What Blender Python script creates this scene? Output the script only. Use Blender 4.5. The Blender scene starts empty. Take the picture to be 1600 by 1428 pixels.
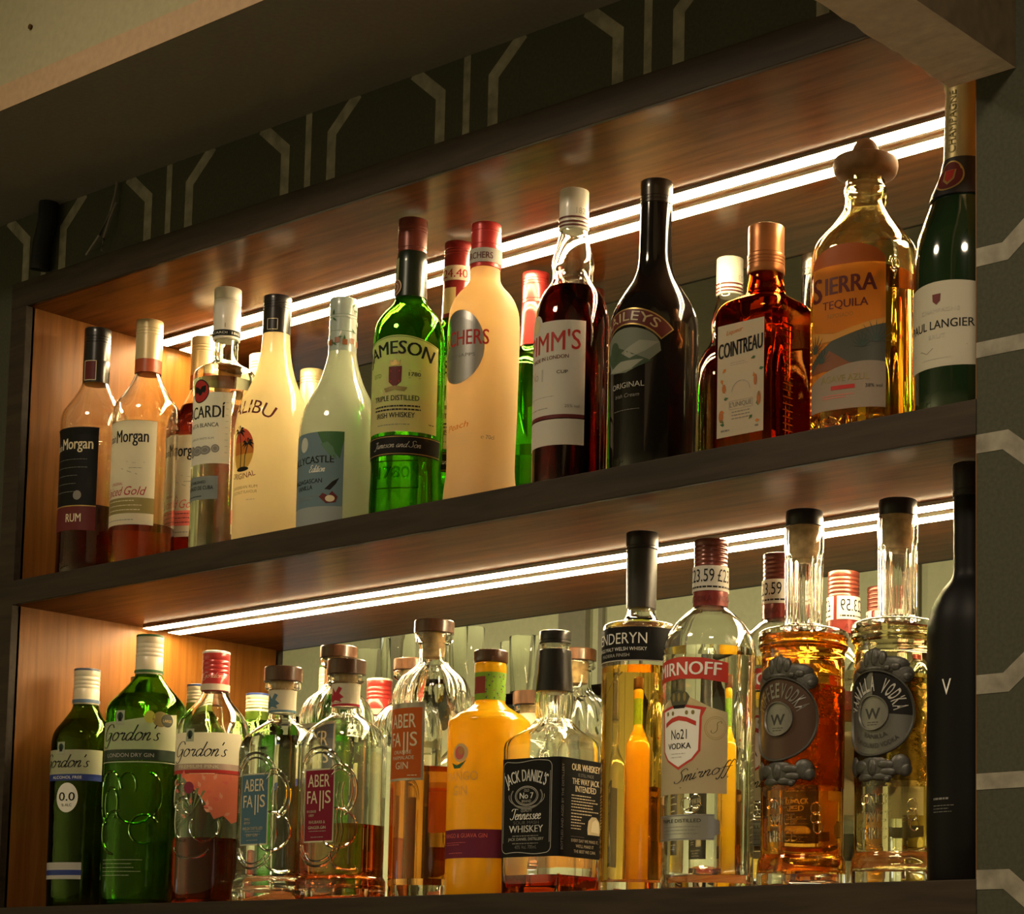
import bpy, math, random
from math import sin, cos, pi, radians, atan2
from mathutils import Matrix, Vector

S = bpy.context.scene
COL = S.collection

# ------------------------------------------------------------------ camera, world, room lights, exposure
YAW, PITCH, ROLL = 0.683715, 0.109692, 0.013897


def camera_axes():
    fwd = Vector((-sin(YAW) * cos(PITCH), cos(YAW) * cos(PITCH), sin(PITCH)))
    right = Vector((cos(YAW), sin(YAW), 0))
    up = right.cross(fwd)
    return right * cos(ROLL) + up * sin(ROLL), -right * sin(ROLL) + up * cos(ROLL), fwd


cam_data = bpy.data.cameras.new('camera')
cam = bpy.data.objects.new('camera', cam_data)
COL.objects.link(cam)
_r, _u, _f = camera_axes()
cam.matrix_world = Matrix(((_r.x, _u.x, -_f.x, 2.1963), (_r.y, _u.y, -_f.y, -1.45), (_r.z, _u.z, -_f.z, 1.521), (0, 0, 0, 1)))
cam_data.sensor_width = 36
cam_data.lens = 77.53
cam_data.shift_x = -0.17588
cam_data.shift_y = 0.29790
cam_data.clip_start = 0.02
S.camera = cam

world = bpy.data.worlds.new('room_dark')
S.world = world
world.use_nodes = True
world.node_tree.nodes['Background'].inputs[0].default_value = (1, .85, .62, 1)
world.node_tree.nodes['Background'].inputs[1].default_value = 0.0015


def area(name, loc, rot, size, power, color):
    d = bpy.data.lights.new(name, 'AREA')
    d.shape = 'DISK'
    d.size = size
    d.energy = power
    d.color = color
    o = bpy.data.objects.new(name, d)
    o.location = loc
    o.rotation_euler = rot
    COL.objects.link(o)
    return o


WARM = (1, .80, .55)
area('ceiling_downlight', (0.55, -0.88, 2.74), (0, 0, 0), .26, 8, WARM)
area('ceiling_downlight', (1.85, -0.88, 2.74), (0, 0, 0), .26, 13, WARM)
area('far_wall_fill', (-0.9, -1.62, 1.50), (radians(-100), 0, 0), .20, 14, (1, .89, .62))  # this pair is added fill that brightens the mirrored far wall
area('far_wall_fill', (-2.3, -1.62, 1.50), (radians(-100), 0, 0), .20, 14, (1, .89, .62))
# added weak low fill from behind the camera, no window known there
area('room_fill', (3.6, -2.2, 1.5), (radians(90), 0, radians(68)), .9, .8, (1, .90, .74))
area('street_window', (-2.9, -2.3, 1.35), (radians(90), 0, radians(-52)), .7, 1.2, (.95, .95, 1))
area('beam_fill', (1.62, -.42, 1.30), (radians(180), 0, 0), .10, .7, (1, .74, .46))  # added low fill to lift the beam underside, no known lamp here

S.view_settings.view_transform = 'Standard'
S.view_settings.look = 'None'
S.view_settings.gamma = 1
S.view_settings.use_curve_mapping = False
S.view_settings.exposure = 0.0
cy = S.cycles
cy.max_bounces = 22
cy.transmission_bounces = 20
cy.glossy_bounces = 10
cy.diffuse_bounces = 4
cy.transparent_max_bounces = 16
cy.sample_clamp_indirect = 50
cy.use_denoising = True
LED_STRENGTH = 100

# ------------------------------------------------------------------ materials
MATS = {}


def new_mat(name):
    m = bpy.data.materials.new(name)
    m.use_nodes = True
    nt = m.node_tree
    nt.nodes.clear()
    out = nt.nodes.new('ShaderNodeOutputMaterial')
    MATS[name] = m
    return m, nt, out


def bump(nt, scale, strength, dist=.001, detail=2, stretch=(1, 1, 1), kind='noise'):
    tc = nt.nodes.new('ShaderNodeTexCoord')
    mp = nt.nodes.new('ShaderNodeMapping')
    mp.inputs['Scale'].default_value = stretch
    nt.links.new(tc.outputs['Object'], mp.inputs[0])
    if kind == 'noise':
        n = nt.nodes.new('ShaderNodeTexNoise')
        n.inputs['Detail'].default_value = detail
        o = n.outputs['Fac']
    else:
        n = nt.nodes.new('ShaderNodeTexVoronoi')
        o = n.outputs['Distance']
    n.inputs['Scale'].default_value = scale
    nt.links.new(mp.outputs[0], n.inputs['Vector'])
    b = nt.nodes.new('ShaderNodeBump')
    b.inputs['Strength'].default_value = strength
    b.inputs['Distance'].default_value = dist
    nt.links.new(o, b.inputs['Height'])
    return b, o, mp


def glass(name, tint, ior=1.48, rough=0.0, bmp=None):
    if name in MATS:
        return MATS[name]
    m, nt, out = new_mat(name)
    g = nt.nodes.new('ShaderNodeBsdfGlass')
    g.inputs['Color'].default_value = (*tint, 1)
    g.inputs['IOR'].default_value = ior
    g.inputs['Roughness'].default_value = rough
    if bmp:
        b, _, _ = bump(nt, *bmp)
        nt.links.new(b.outputs[0], g.inputs['Normal'])
    nt.links.new(g.outputs[0], out.inputs[0])
    return m


def paint(name, color, rough=.5, metal=0.0, coat=0.0, bmp=None, vary=0.0):
    if name in MATS:
        return MATS[name]
    m, nt, out = new_mat(name)
    p = nt.nodes.new('ShaderNodeBsdfPrincipled')
    p.inputs['Base Color'].default_value = (*color, 1)
    p.inputs['Roughness'].default_value = rough
    p.inputs['Metallic'].default_value = metal
    if rough >= .45:
        p.inputs['Specular IOR Level'].default_value = .2
    p.inputs['Coat Weight'].default_value = coat
    p.inputs['Coat Roughness'].default_value = .08
    if bmp or vary:
        b, o, mp = bump(nt, *(bmp or (40, .05)))
        if bmp:
            nt.links.new(b.outputs[0], p.inputs['Normal'])
        if vary:
            cr = nt.nodes.new('ShaderNodeValToRGB')
            cr.color_ramp.elements[0].position = .3
            cr.color_ramp.elements[1].position = .7
            cr.color_ramp.elements[0].color = (*[c * (1 - vary) for c in color], 1)
            cr.color_ramp.elements[1].color = (*[min(1, c * (1 + vary)) for c in color], 1)
            nt.links.new(o, cr.inputs[0])
            nt.links.new(cr.outputs[0], p.inputs['Base Color'])
    nt.links.new(p.outputs[0], out.inputs[0])
    return m


def paper(name, color, through=.35, rough=.6):
    """printed paper: takes light on its face and lets some of what falls on its back through"""
    if name in MATS:
        return MATS[name]
    m, nt, out = new_mat(name)
    p = nt.nodes.new('ShaderNodeBsdfPrincipled')
    p.inputs['Base Color'].default_value = (*color, 1)
    p.inputs['Roughness'].default_value = rough
    p.inputs['Specular IOR Level'].default_value = .2
    t = nt.nodes.new('ShaderNodeBsdfTranslucent')
    t.inputs['Color'].default_value = (*color, 1)
    mx = nt.nodes.new('ShaderNodeMixShader')
    mx.inputs[0].default_value = through
    nt.links.new(p.outputs[0], mx.inputs[1])
    nt.links.new(t.outputs[0], mx.inputs[2])
    nt.links.new(mx.outputs[0], out.inputs[0])
    return m


def milk(name, color, through=.6, rough=.12, coat=.6, bmp=None):
    """opal or painted translucent glass"""
    if name in MATS:
        return MATS[name]
    m, nt, out = new_mat(name)
    p = nt.nodes.new('ShaderNodeBsdfPrincipled')
    p.inputs['Base Color'].default_value = (*color, 1)
    p.inputs['Roughness'].default_value = rough
    p.inputs['Coat Weight'].default_value = coat
    p.inputs['Coat Roughness'].default_value = .06
    t = nt.nodes.new('ShaderNodeBsdfTranslucent')
    t.inputs['Color'].default_value = (*color, 1)
    mx = nt.nodes.new('ShaderNodeMixShader')
    mx.inputs[0].default_value = through
    if bmp:
        b, _, _ = bump(nt, *bmp)
        nt.links.new(b.outputs[0], p.inputs['Normal'])
    nt.links.new(p.outputs[0], mx.inputs[1])
    nt.links.new(t.outputs[0], mx.inputs[2])
    nt.links.new(mx.outputs[0], out.inputs[0])
    return m


def wood(name, dark, light, rough=.3, stretch=(1.2, 14, 14), coat=.4, scale=6, spec=.5, gloss=0):
    if name in MATS:
        return MATS[name]
    m, nt, out = new_mat(name)
    p = nt.nodes.new('ShaderNodeBsdfPrincipled')
    tc = nt.nodes.new('ShaderNodeTexCoord')
    mp = nt.nodes.new('ShaderNodeMapping')
    mp.inputs['Scale'].default_value = stretch
    n = nt.nodes.new('ShaderNodeTexNoise')
    n.inputs['Scale'].default_value = scale
    n.inputs['Detail'].default_value = 6
    n.inputs['Roughness'].default_value = .6
    n.inputs['Distortion'].default_value = .6
    cr = nt.nodes.new('ShaderNodeValToRGB')
    cr.color_ramp.elements[0].position = .3
    cr.color_ramp.elements[1].position = .72
    cr.color_ramp.elements[0].color = (*dark, 1)
    cr.color_ramp.elements[1].color = (*light, 1)
    b = nt.nodes.new('ShaderNodeBump')
    b.inputs['Strength'].default_value = .08
    b.inputs['Distance'].default_value = .0006
    L = nt.links.new
    L(tc.outputs['Object'], mp.inputs[0])
    L(mp.outputs[0], n.inputs['Vector'])
    L(n.outputs['Fac'], cr.inputs[0])
    L(cr.outputs[0], p.inputs['Base Color'])
    L(n.outputs['Fac'], b.inputs['Height'])
    L(b.outputs[0], p.inputs['Normal'])
    p.inputs['Roughness'].default_value = rough
    p.inputs['Specular IOR Level'].default_value = spec
    p.inputs['Coat Weight'].default_value = coat
    p.inputs['Coat Roughness'].default_value = .12
    if gloss:
        # varnish: a weak, slightly blurred sheen over the bare wood
        d = nt.nodes.new('ShaderNodeBsdfDiffuse')
        g = nt.nodes.new('ShaderNodeBsdfGlossy')
        g.inputs['Roughness'].default_value = rough
        mx = nt.nodes.new('ShaderNodeMixShader')
        mx.inputs[0].default_value = gloss
        L(cr.outputs[0], d.inputs['Color'])
        L(b.outputs[0], g.inputs['Normal'])
        L(d.outputs[0], mx.inputs[1])
        L(g.outputs[0], mx.inputs[2])
        L(mx.outputs[0], out.inputs[0])
    else:
        L(p.outputs[0], out.inputs[0])
    return m


def emit(name, color, strength):
    m, nt, out = new_mat(name)
    e = nt.nodes.new('ShaderNodeEmission')
    e.inputs[0].default_value = (*color, 1)
    e.inputs[1].default_value = strength
    nt.links.new(e.outputs[0], out.inputs[0])
    return m


def mirror_mat():
    m, nt, out = new_mat('mirror')
    g = nt.nodes.new('ShaderNodeBsdfGlossy')
    g.inputs['Color'].default_value = (.86, .87, .80, 1)
    g.inputs['Roughness'].default_value = 0.0
    nt.links.new(g.outputs[0], out.inputs[0])
    return m


# ------------------------------------------------------------------ mesh helpers
def link(o, parent=None):
    COL.objects.link(o)
    if parent:
        o.parent = parent
    return o


def build(name, verts, faces, mats, idx=None, parent=None, smooth=True, angle=38):
    me = bpy.data.meshes.new(name)
    me.from_pydata(verts, [], faces)
    for m in (mats if isinstance(mats, (list, tuple)) else [mats]):
        me.materials.append(m)
    if idx:
        me.polygons.foreach_set('material_index', idx)
    if smooth:
        me.polygons.foreach_set('use_smooth', [True] * len(me.polygons))
        me.set_sharp_from_angle(angle=radians(angle))
    me.update()
    return link(bpy.data.objects.new(name, me), parent)


class MB:
    """collects simple solids into one mesh"""

    def __init__(self):
        self.v, self.f, self.i = [], [], []

    def add(self, vs, fs, mi=0):
        k = len(self.v)
        self.v += [tuple(p) for p in vs]
        self.f += [tuple(a + k for a in f) for f in fs]
        self.i += [mi] * len(fs)

    def box(self, a, b, mi=0, bev=0.0):
        x0, y0, z0 = a
        x1, y1, z1 = b
        if bev <= 0:
            vs = [(x, y, z) for z in (z0, z1) for y in (y0, y1) for x in (x0, x1)]
            self.add(vs, [(0, 2, 3, 1), (4, 5, 7, 6), (0, 1, 5, 4), (2, 6, 7, 3), (0, 4, 6, 2), (1, 3, 7, 5)], mi)
            return
        # box with its long edges eased: rings along the longest axis
        d = [x1 - x0, y1 - y0, z1 - z0]
        ax = d.index(max(d))
        o = [k for k in range(3) if k != ax]
        lo, hi = [x0, y0, z0], [x1, y1, z1]
        p, q = o
        prof = []
        for (cp, cq, s) in ((hi[p] - bev, hi[q] - bev, 0), (lo[p] + bev, hi[q] - bev, 1), (lo[p] + bev, lo[q] + bev, 2), (hi[p] - bev, lo[q] + bev, 3)):
            for t in range(4):
                a_ = (s + t / 3) * pi / 2
                prof.append((cp + bev * cos(a_), cq + bev * sin(a_)))
        n = len(prof)
        vs = []
        for e in (lo[ax], hi[ax]):
            for (pp, qq) in prof:
                c = [0, 0, 0]
                c[ax], c[p], c[q] = e, pp, qq
                vs.append(c)
        fs = [(k, (k + 1) % n, n + (k + 1) % n, n + k) for k in range(n)] + [tuple(range(n))[::-1], tuple(range(n, 2 * n))]
        if ax == 1:
            fs = [f[::-1] for f in fs]
        self.add(vs, fs, mi)

    def tube(self, pts, r, seg=8, mi=0):
        pts = [Vector(p) for p in pts]
        rings = []
        for k, p in enumerate(pts):
            t = (pts[min(k + 1, len(pts) - 1)] - pts[max(k - 1, 0)]).normalized()
            a = t.cross(Vector((0, 0, 1)) if abs(t.z) < .9 else Vector((1, 0, 0))).normalized()
            b = t.cross(a)
            rr = r[k] if isinstance(r, (list, tuple)) else r
            rings.append([p + (a * cos(2 * pi * j / seg) + b * sin(2 * pi * j / seg)) * rr for j in range(seg)])
        vs = [q for g in rings for q in g]
        fs = []
        for k in range(len(pts) - 1):
            for j in range(seg):
                j2 = (j + 1) % seg
                fs.append((k * seg + j, (k + 1) * seg + j, (k + 1) * seg + j2, k * seg + j2))
        fs += [tuple(range(seg)), tuple(range((len(pts) - 1) * seg, len(pts) * seg))[::-1]]
        self.add(vs, fs, mi)

    def build(self, name, mats, parent=None, smooth=False):
        return build(name, self.v, self.f, mats, self.i, parent, smooth)


def pchip(xs, ys, x):
    n = len(xs)
    h = [xs[i + 1] - xs[i] for i in range(n - 1)]
    d = [(ys[i + 1] - ys[i]) / h[i] for i in range(n - 1)]
    m = [d[0]] + [0] * (n - 2) + [d[-1]]
    for i in range(1, n - 1):
        if d[i - 1] * d[i] > 0:
            w1, w2 = 2 * h[i] + h[i - 1], h[i] + 2 * h[i - 1]
            m[i] = (w1 + w2) / (w1 / d[i - 1] + w2 / d[i])
    out = []
    i = 0
    for q in x:
        while i < n - 2 and q > xs[i + 1]:
            i += 1
        t = (q - xs[i]) / h[i]
        out.append(ys[i] * (1 + 2 * t) * (1 - t) ** 2 + h[i] * m[i] * t * (1 - t) ** 2 + ys[i + 1] * t * t * (3 - 2 * t) + h[i] * m[i + 1] * t * t * (t - 1))
    return out


def fine(rings, k=3):
    """rings (z, r, exponent, rib) in mm -> a smoother ladder of rings in metres"""
    R = [tuple(q) + (2, 0)[len(q) - 2:] if len(q) < 4 else tuple(q) for q in rings]
    s = [0]
    for a, b in zip(R, R[1:]):
        s.append(s[-1] + max(.05, math.hypot(b[0] - a[0], b[1] - a[1])))
    ss = []
    for a, b in zip(s, s[1:]):
        kk = k if b - a > 2.2 else 1
        ss += [a + (b - a) * t / kk for t in range(kk)]
    ss.append(s[-1])
    cols = [pchip(s, [q[c] for q in R], ss) for c in range(4)]
    return [(z * .001, max(r, .0001) * .001, n, rib) for z, r, n, rib in zip(*cols)]


def polar(n, asp, th):
    """unit radius of a superellipse of exponent n and depth ratio asp at angle th"""
    return (abs(cos(th)) ** n + abs(sin(th) / asp) ** n) ** (-1 / n)


def ring_pts(z, r, n, asp, seg, rib=0, nrib=24):
    out = []
    for j in range(seg):
        th = 2 * pi * j / seg
        q = r * polar(n, asp, th) * (1 + rib * cos(nrib * th))
        out.append((q * cos(th), q * sin(th), z))
    return out


def shell(ladders, asp=1, seg=64, nrib=24):
    """closed solid through a list of rings; starts and ends with a pole"""
    vs, fs = [], []
    for (z, r, n, rib) in ladders:
        vs += ring_pts(z, r, n, asp, seg, rib, nrib)
    m = len(ladders)
    for k in range(m - 1):
        for j in range(seg):
            j2 = (j + 1) % seg
            fs.append((k * seg + j, k * seg + j2, (k + 1) * seg + j2, (k + 1) * seg + j))
    a = len(vs)
    vs += [(0, 0, ladders[0][0]), (0, 0, ladders[-1][0])]
    for j in range(seg):
        j2 = (j + 1) % seg
        fs.append((a, j2, j))
        fs.append((a + 1, (m - 1) * seg + j, (m - 1) * seg + j2))
    return vs, fs


def lathe(name, rings, mat, parent, asp=1, seg=48, nrib=24, k=2):
    vs, fs = shell(fine(rings, k), asp, seg, nrib)
    return build(name, vs, fs, mat, None, parent)


# ------------------------------------------------------------------ things
def thing(name, label, cat, loc, rotz=0, group=None):
    o = bpy.data.objects.new(name, None)
    o.empty_display_size = .02
    o.location = loc
    o.rotation_euler = (0, 0, radians(rotz))
    o['label'] = label
    o['category'] = cat
    if group:
        o['group'] = group
    return link(o)


def tag(o, label=None, cat=None, group=None, kind=None):
    for k, v in (('label', label), ('category', cat), ('group', group), ('kind', kind)):
        if v:
            o[k] = v
    return o


SHELF_LOW, SHELF_HIGH = 1.62, 1.9976
REST = .0004


class Bottle:
    def __init__(self, name, label, cat, pos, high, rings, asp=1, rot=0, group=None, seg=64, nrib=24):
        self.root = thing(name, label, cat, (pos[0], pos[1], (SHELF_HIGH if high else SHELF_LOW) + REST), rot, group)
        self.asp, self.seg, self.nrib = asp, seg, nrib
        self.lad = fine(rings)
        self.rings = rings

    def at(self, z):
        L = self.lad
        if z <= L[0][0]:
            return L[0][1], L[0][2]
        for a, b in zip(L, L[1:]):
            if a[0] <= z <= b[0] and b[0] > a[0]:
                t = (z - a[0]) / (b[0] - a[0])
                return a[1] + (b[1] - a[1]) * t, a[2] + (b[2] - a[2]) * t
        return L[-1][1], L[-1][2]

    def solid(self, mat, name='body'):
        vs, fs = shell(self.lad, self.asp, self.seg, self.nrib)
        return build(name, vs, fs, mat, None, self.root)

    def hollow(self, mat, wall=2.6, base=7.0, name='body'):
        w, b = wall * .001, base * .001
        self.wall, self.base = w, b
        inner = [(b, max(.002, self.at(b)[1 - 1] - w - .002), self.at(b)[1], 0)]
        for (z, r, n, rib) in self.lad:
            if z > b + .002:
                inner.append((z, max(.0015, r - w), n, rib))
        inner[0] = (b, inner[1][1] * .92, inner[1][2], 0)
        self.inner = inner
        full = self.lad + inner[::-1]
        vs, fs = shell(full, self.asp, self.seg, self.nrib)
        return build(name, vs, fs, mat, None, self.root)

    def liquid(self, mat, level):
        e, lv = .00015, level * .001
        pts = [(self.inner[0][0] - e, self.inner[0][1] + e, self.inner[0][2], 0)]
        for (z, r, n, rib) in self.inner[1:]:
            if z < lv:
                pts.append((z, r + e, n, rib))
        last = [q for q in self.inner if q[0] >= lv][0]
        prev = pts[-1]
        t = (lv - prev[0]) / max(1e-6, last[0] - prev[0])
        pts.append((lv, prev[1] + (last[1] + e - prev[1]) * t, prev[2], 0))
        vs, fs = shell(pts, self.asp, self.seg, self.nrib)
        return build('liquid', vs, fs, mat, None, self.root)

    def part(self, name, rings, mat, asp=1, seg=48, nrib=24, parent=None, k=2):
        return lathe(name, rings, mat, parent or self.root, asp, seg, nrib, k)

    def label(self, zref, rad=None):
        return Art(self, zref, rad)


CU = bpy.data.curves.new('lettering', 'FONT')
CUO = bpy.data.objects.new('lettering', CU)
CU.size = 1
CU.resolution_u = 3

# hand-drawn cursive letters, x-height 1
STROKES = {
    'G': ([[(1.25, 1.6), (1.0, 2.0), (.5, 1.9), (.12, 1.1), (.25, .2), (.65, 0), (1.0, .4), (1.1, .85)], [(.7, .85), (1.15, .9), (1.0, -.5), (.6, -.9), (.1, -.6)]], 1.35),
    'S': ([[(1.2, 1.7), (.85, 2.1), (.4, 1.75), (.62, 1.15), (.72, .4), (.3, 0), (-.15, .2), (-.2, .5)]], 1.0),
    'T': ([[(.1, 1.6), (.45, 2), (1.4, 1.9)], [(.85, 1.95), (.6, .3), (.2, 0), (-.05, .3)]], 1.0),
    'J': ([[(.2, 1.7), (.6, 2), (1.1, 1.9)], [(.85, 1.95), (.6, .0), (.2, -.6), (-.1, -.2)]], 1.0),
    'E': ([[(.9, 1.7), (.5, 2), (.25, 1.5), (.6, 1.1), (.15, .7), (.2, .1), (.6, 0), (.95, .35)]], 1.0),
    'o': ([[(.6, .95), (.35, 1), (.08, .6), (.15, .08), (.45, 0), (.75, .4), (.7, .85), (.5, 1), (.65, .8), (.95, .85)]], .92),
    'r': ([[(.05, .75), (.22, 1.0), (.2, .8), (.5, .92), (.38, .2), (.5, 0), (.72, .25)]], .7),
    'd': ([[(.7, .8), (.45, 1), (.1, .65), (.12, .1), (.38, 0), (.68, .5)], [(.95, 1.95), (.66, .25), (.75, 0), (1.0, .2)]], .98),
    'n': ([[(.12, .98), (.0, 0)], [(.04, .45), (.4, 1), (.55, .8), (.45, .15), (.55, 0), (.8, .25)]], .82),
    's': ([[(.0, .15), (.25, 0), (.45, .25), (.22, .65), (.3, .95), (.5, .85)]], .62),
    "'": ([[(.12, 1.95), (.02, 1.5)]], .25),
    'm': ([[(.1, .98), (0, 0)], [(.04, .45), (.33, 1), (.45, .8), (.36, 0)], [(.4, .45), (.68, 1), (.8, .8), (.72, .12), (.82, 0), (1.02, .25)]], 1.05),
    'i': ([[(.12, .98), (.04, .12), (.15, 0), (.38, .25)], [(.2, 1.45), (.22, 1.55)]], .4),
    'f': ([[(.85, 1.75), (.65, 2.0), (.4, 1.4), (.15, -.5), (-.1, -.9), (-.2, -.6)], [(.05, .95), (.7, 1.0)]], .55),
    'e': ([[(.05, .5), (.45, .65), (.45, .95), (.22, .95), (.03, .45), (.2, 0), (.62, .25)]], .62),
    'a': ([[(.62, .8), (.4, 1), (.08, .6), (.12, .08), (.35, 0), (.62, .6), (.58, .1), (.7, 0), (.88, .2)]], .85),
    'l': ([[(.05, .3), (.45, 1.7), (.3, 1.95), (.15, 1.2), (.12, .12), (.25, 0), (.45, .25)]], .45),
    't': ([[(.3, 1.6), (.12, .15), (.25, 0), (.45, .25)], [(0, 1.05), (.5, 1.1)]], .48),
    'p': ([[(.12, .98), (-.1, -.9)], [(.05, .5), (.4, 1), (.68, .6), (.5, .05), (.1, .1)]], .8),
    'c': ([[(.55, .8), (.35, 1), (.06, .6), (.12, .08), (.35, 0), (.62, .25)]], .65),
    'g': ([[(.62, .8), (.4, 1), (.08, .6), (.12, .08), (.35, 0), (.62, .6)], [(.66, 1), (.5, -.6), (.2, -.9), (-.05, -.6)]], .85),
    'u': ([[(.08, .98), (.02, .2), (.2, 0), (.5, .5)], [(.6, .98), (.52, .12), (.62, 0), (.8, .2)]], .8),
    'h': ([[(.3, 1.95), (0, 0)], [(.04, .45), (.4, 1), (.55, .8), (.45, .15), (.55, 0), (.8, .25)]], .82),
    'k': ([[(.3, 1.95), (0, 0)], [(.5, .95), (.1, .5), (.5, 0), (.75, .2)]], .75),
    ' ': ([], .5),
}


def text_geo(s, bold=0.0, ext=0.0):
    CU.body = s
    CU.offset = bold
    CU.extrude = ext
    me = CUO.to_mesh()
    v = [tuple(p.co) for p in me.vertices]
    f = [tuple(p.vertices) for p in me.polygons]
    CUO.to_mesh_clear()
    return v, f


class Art:
    """a printed label: flat shapes and lettering laid on the bottle's surface, all in one mesh. u, v in mm"""

    def __init__(self, B, zref, rad=None):
        self.B = B
        self.rad = [(0, rad), (999, rad)] if isinstance(rad, (int, float)) else rad
        self.asp = 1 if rad else B.asp
        self.r, self.n = self.at(zref * .001)
        N = 240
        pts = []
        for j in range(N + 1):
            th = -pi / 2 + (j / N - .5) * 2 * pi * .999
            q = polar(self.n, self.asp, th)
            pts.append((q * cos(th), q * sin(th), th))
        s = [0]
        for a, b in zip(pts, pts[1:]):
            s.append(s[-1] + math.hypot(b[0] - a[0], b[1] - a[1]))
        mid = s[N // 2]
        self.tab = [(x - mid, p[2]) for x, p in zip(s, pts)]
        self.v, self.f, self.i, self.m = [], [], [], []

    def at(self, z):
        if not self.rad:
            return self.B.at(z)
        z *= 1000
        R = self.rad
        for a, b in zip(R, R[1:]):
            if z <= b[0]:
                t = max(0, (z - a[0]) / (b[0] - a[0]))
                return (a[1] + (b[1] - a[1]) * t) * .001, 2
        return R[-1][1] * .001, 2

    def theta(self, q):
        T = self.tab
        q = max(T[0][0], min(T[-1][0], q))
        lo, hi = 0, len(T) - 1
        while hi - lo > 1:
            k = (lo + hi) // 2
            if T[k][0] <= q:
                lo = k
            else:
                hi = k
        t = (q - T[lo][0]) / (T[hi][0] - T[lo][0])
        return T[lo][1] + (T[hi][1] - T[lo][1]) * t

    def P(self, u, v, off):
        th = self.theta(u * .001 / self.r)
        r, n = self.at(v * .001)
        q = r * polar(n, self.asp, th)
        x, y = q * cos(th), q * sin(th)
        nx = abs(cos(th)) ** (n - 1) * (1 if cos(th) > 0 else -1)
        ny = abs(sin(th) / self.asp) ** (n - 1) * (1 if sin(th) > 0 else -1) / self.asp
        l = math.hypot(nx, ny) or 1
        return (x + nx / l * off, y + ny / l * off, v * .001)

    def mi(self, mat):
        if mat not in self.m:
            self.m.append(mat)
        return self.m.index(mat)

    def off(self, l):
        return .00025 + .00013 * l

    def tri(self, pts, faces, mat, l, hs=None):
        k = len(self.v)
        o = self.off(l)
        self.v += [self.P(p[0], p[1], o + (hs[q] * .001 if hs else 0)) for q, p in enumerate(pts)]
        self.f += [tuple(a + k for a in f) for f in faces]
        self.i += [self.mi(mat)] * len(faces)

    def poly(self, pts, mat, l=1, step=2.0, vstep=9):
        """fill an outline, cut into narrow columns so that it follows the curve of the glass"""
        def cut(P, c, keep, ax):
            out = []
            for a, b in zip(P, P[1:] + P[:1]):
                ia, ib = (a[ax] - c) * keep >= 0, (b[ax] - c) * keep >= 0
                if ia:
                    out.append(a)
                if ia != ib:
                    t = (c - a[ax]) / (b[ax] - a[ax])
                    out.append((a[0] + (b[0] - a[0]) * t, a[1] + (b[1] - a[1]) * t))
            return out
        u0, u1 = min(p[0] for p in pts), max(p[0] for p in pts)
        n = max(1, int(math.ceil((u1 - u0) / step)))
        for k in range(n):
            a, b = u0 + (u1 - u0) * k / n, u0 + (u1 - u0) * (k + 1) / n
            c = cut(list(pts), a, 1, 0)
            if len(c) > 2:
                c = cut(c, b, -1, 0)
            if len(c) < 3:
                continue
            cols = [c]
            if vstep:
                v0, v1 = min(p[1] for p in c), max(p[1] for p in c)
                m = max(1, int(math.ceil((v1 - v0) / vstep)))
                cols = []
                for j in range(m):
                    d = cut(c, v0 + (v1 - v0) * j / m, 1, 1)
                    if len(d) > 2:
                        d = cut(d, v0 + (v1 - v0) * (j + 1) / m, -1, 1)
                    if len(d) > 2:
                        cols.append(d)
            for d in cols:
                self.tri(d, [tuple(range(len(d)))], mat, l)
        return self

    def rect(self, u0, v0, u1, v1, mat, l=0, vstep=9):
        return self.poly([(u0, v0), (u1, v0), (u1, v1), (u0, v1)], mat, l, vstep=vstep)

    def ell(self, cu, cv, ru, rv, mat, l=1, n=40, a0=0, a1=360):
        P = [(cu + ru * cos(radians(a0 + (a1 - a0) * k / n)), cv + rv * sin(radians(a0 + (a1 - a0) * k / n))) for k in range(n if a1 - a0 == 360 else n + 1)]
        return self.poly(P, mat, l)

    def stroke(self, pts, w, mat, l=2, closed=False, calli=False):
        """ribbon along a line; calli thickens the down strokes"""
        k0 = len(self.v)
        n = len(pts)
        o = self.off(l)
        for k, p in enumerate(pts):
            a, b = (pts[(k - 1) % n], pts[(k + 1) % n]) if closed else (pts[max(0, k - 1)], pts[min(n - 1, k + 1)])
            dx, dy = b[0] - a[0], b[1] - a[1]
            d = math.hypot(dx, dy) or 1
            ww = w * (.35 + .65 * abs(dy) / d) if calli else w
            nx, ny = -dy / d * ww / 2, dx / d * ww / 2
            self.v += [self.P(p[0] - nx, p[1] - ny, o), self.P(p[0] + nx, p[1] + ny, o)]
        for k in range(n if closed else n - 1):
            a, b = k0 + 2 * k, k0 + 2 * ((k + 1) % n)
            self.f.append((a, b, b + 1, a + 1))
            self.i.append(self.mi(mat))
        return self

    def ring(self, cu, cv, ru, rv, w, mat, l=2, n=48, a0=0, a1=360):
        full = a1 - a0 == 360
        m = n if full else n + 1
        P = [(cu + ru * cos(radians(a0 + (a1 - a0) * k / n)), cv + rv * sin(radians(a0 + (a1 - a0) * k / n))) for k in range(m)]
        return self.stroke(P, w, mat, l, closed=full)

    def outline(self, u0, v0, u1, v1, w, mat, l=2):
        n = 14
        P = [(u0 + (u1 - u0) * k / n, v0) for k in range(n)] + [(u1, v0 + (v1 - v0) * k / 4) for k in range(4)]
        P += [(u1 + (u0 - u1) * k / n, v1) for k in range(n)] + [(u0, v1 + (v0 - v1) * k / 4) for k in range(4)]
        return self.stroke(P, w, mat, l, closed=True)

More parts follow.
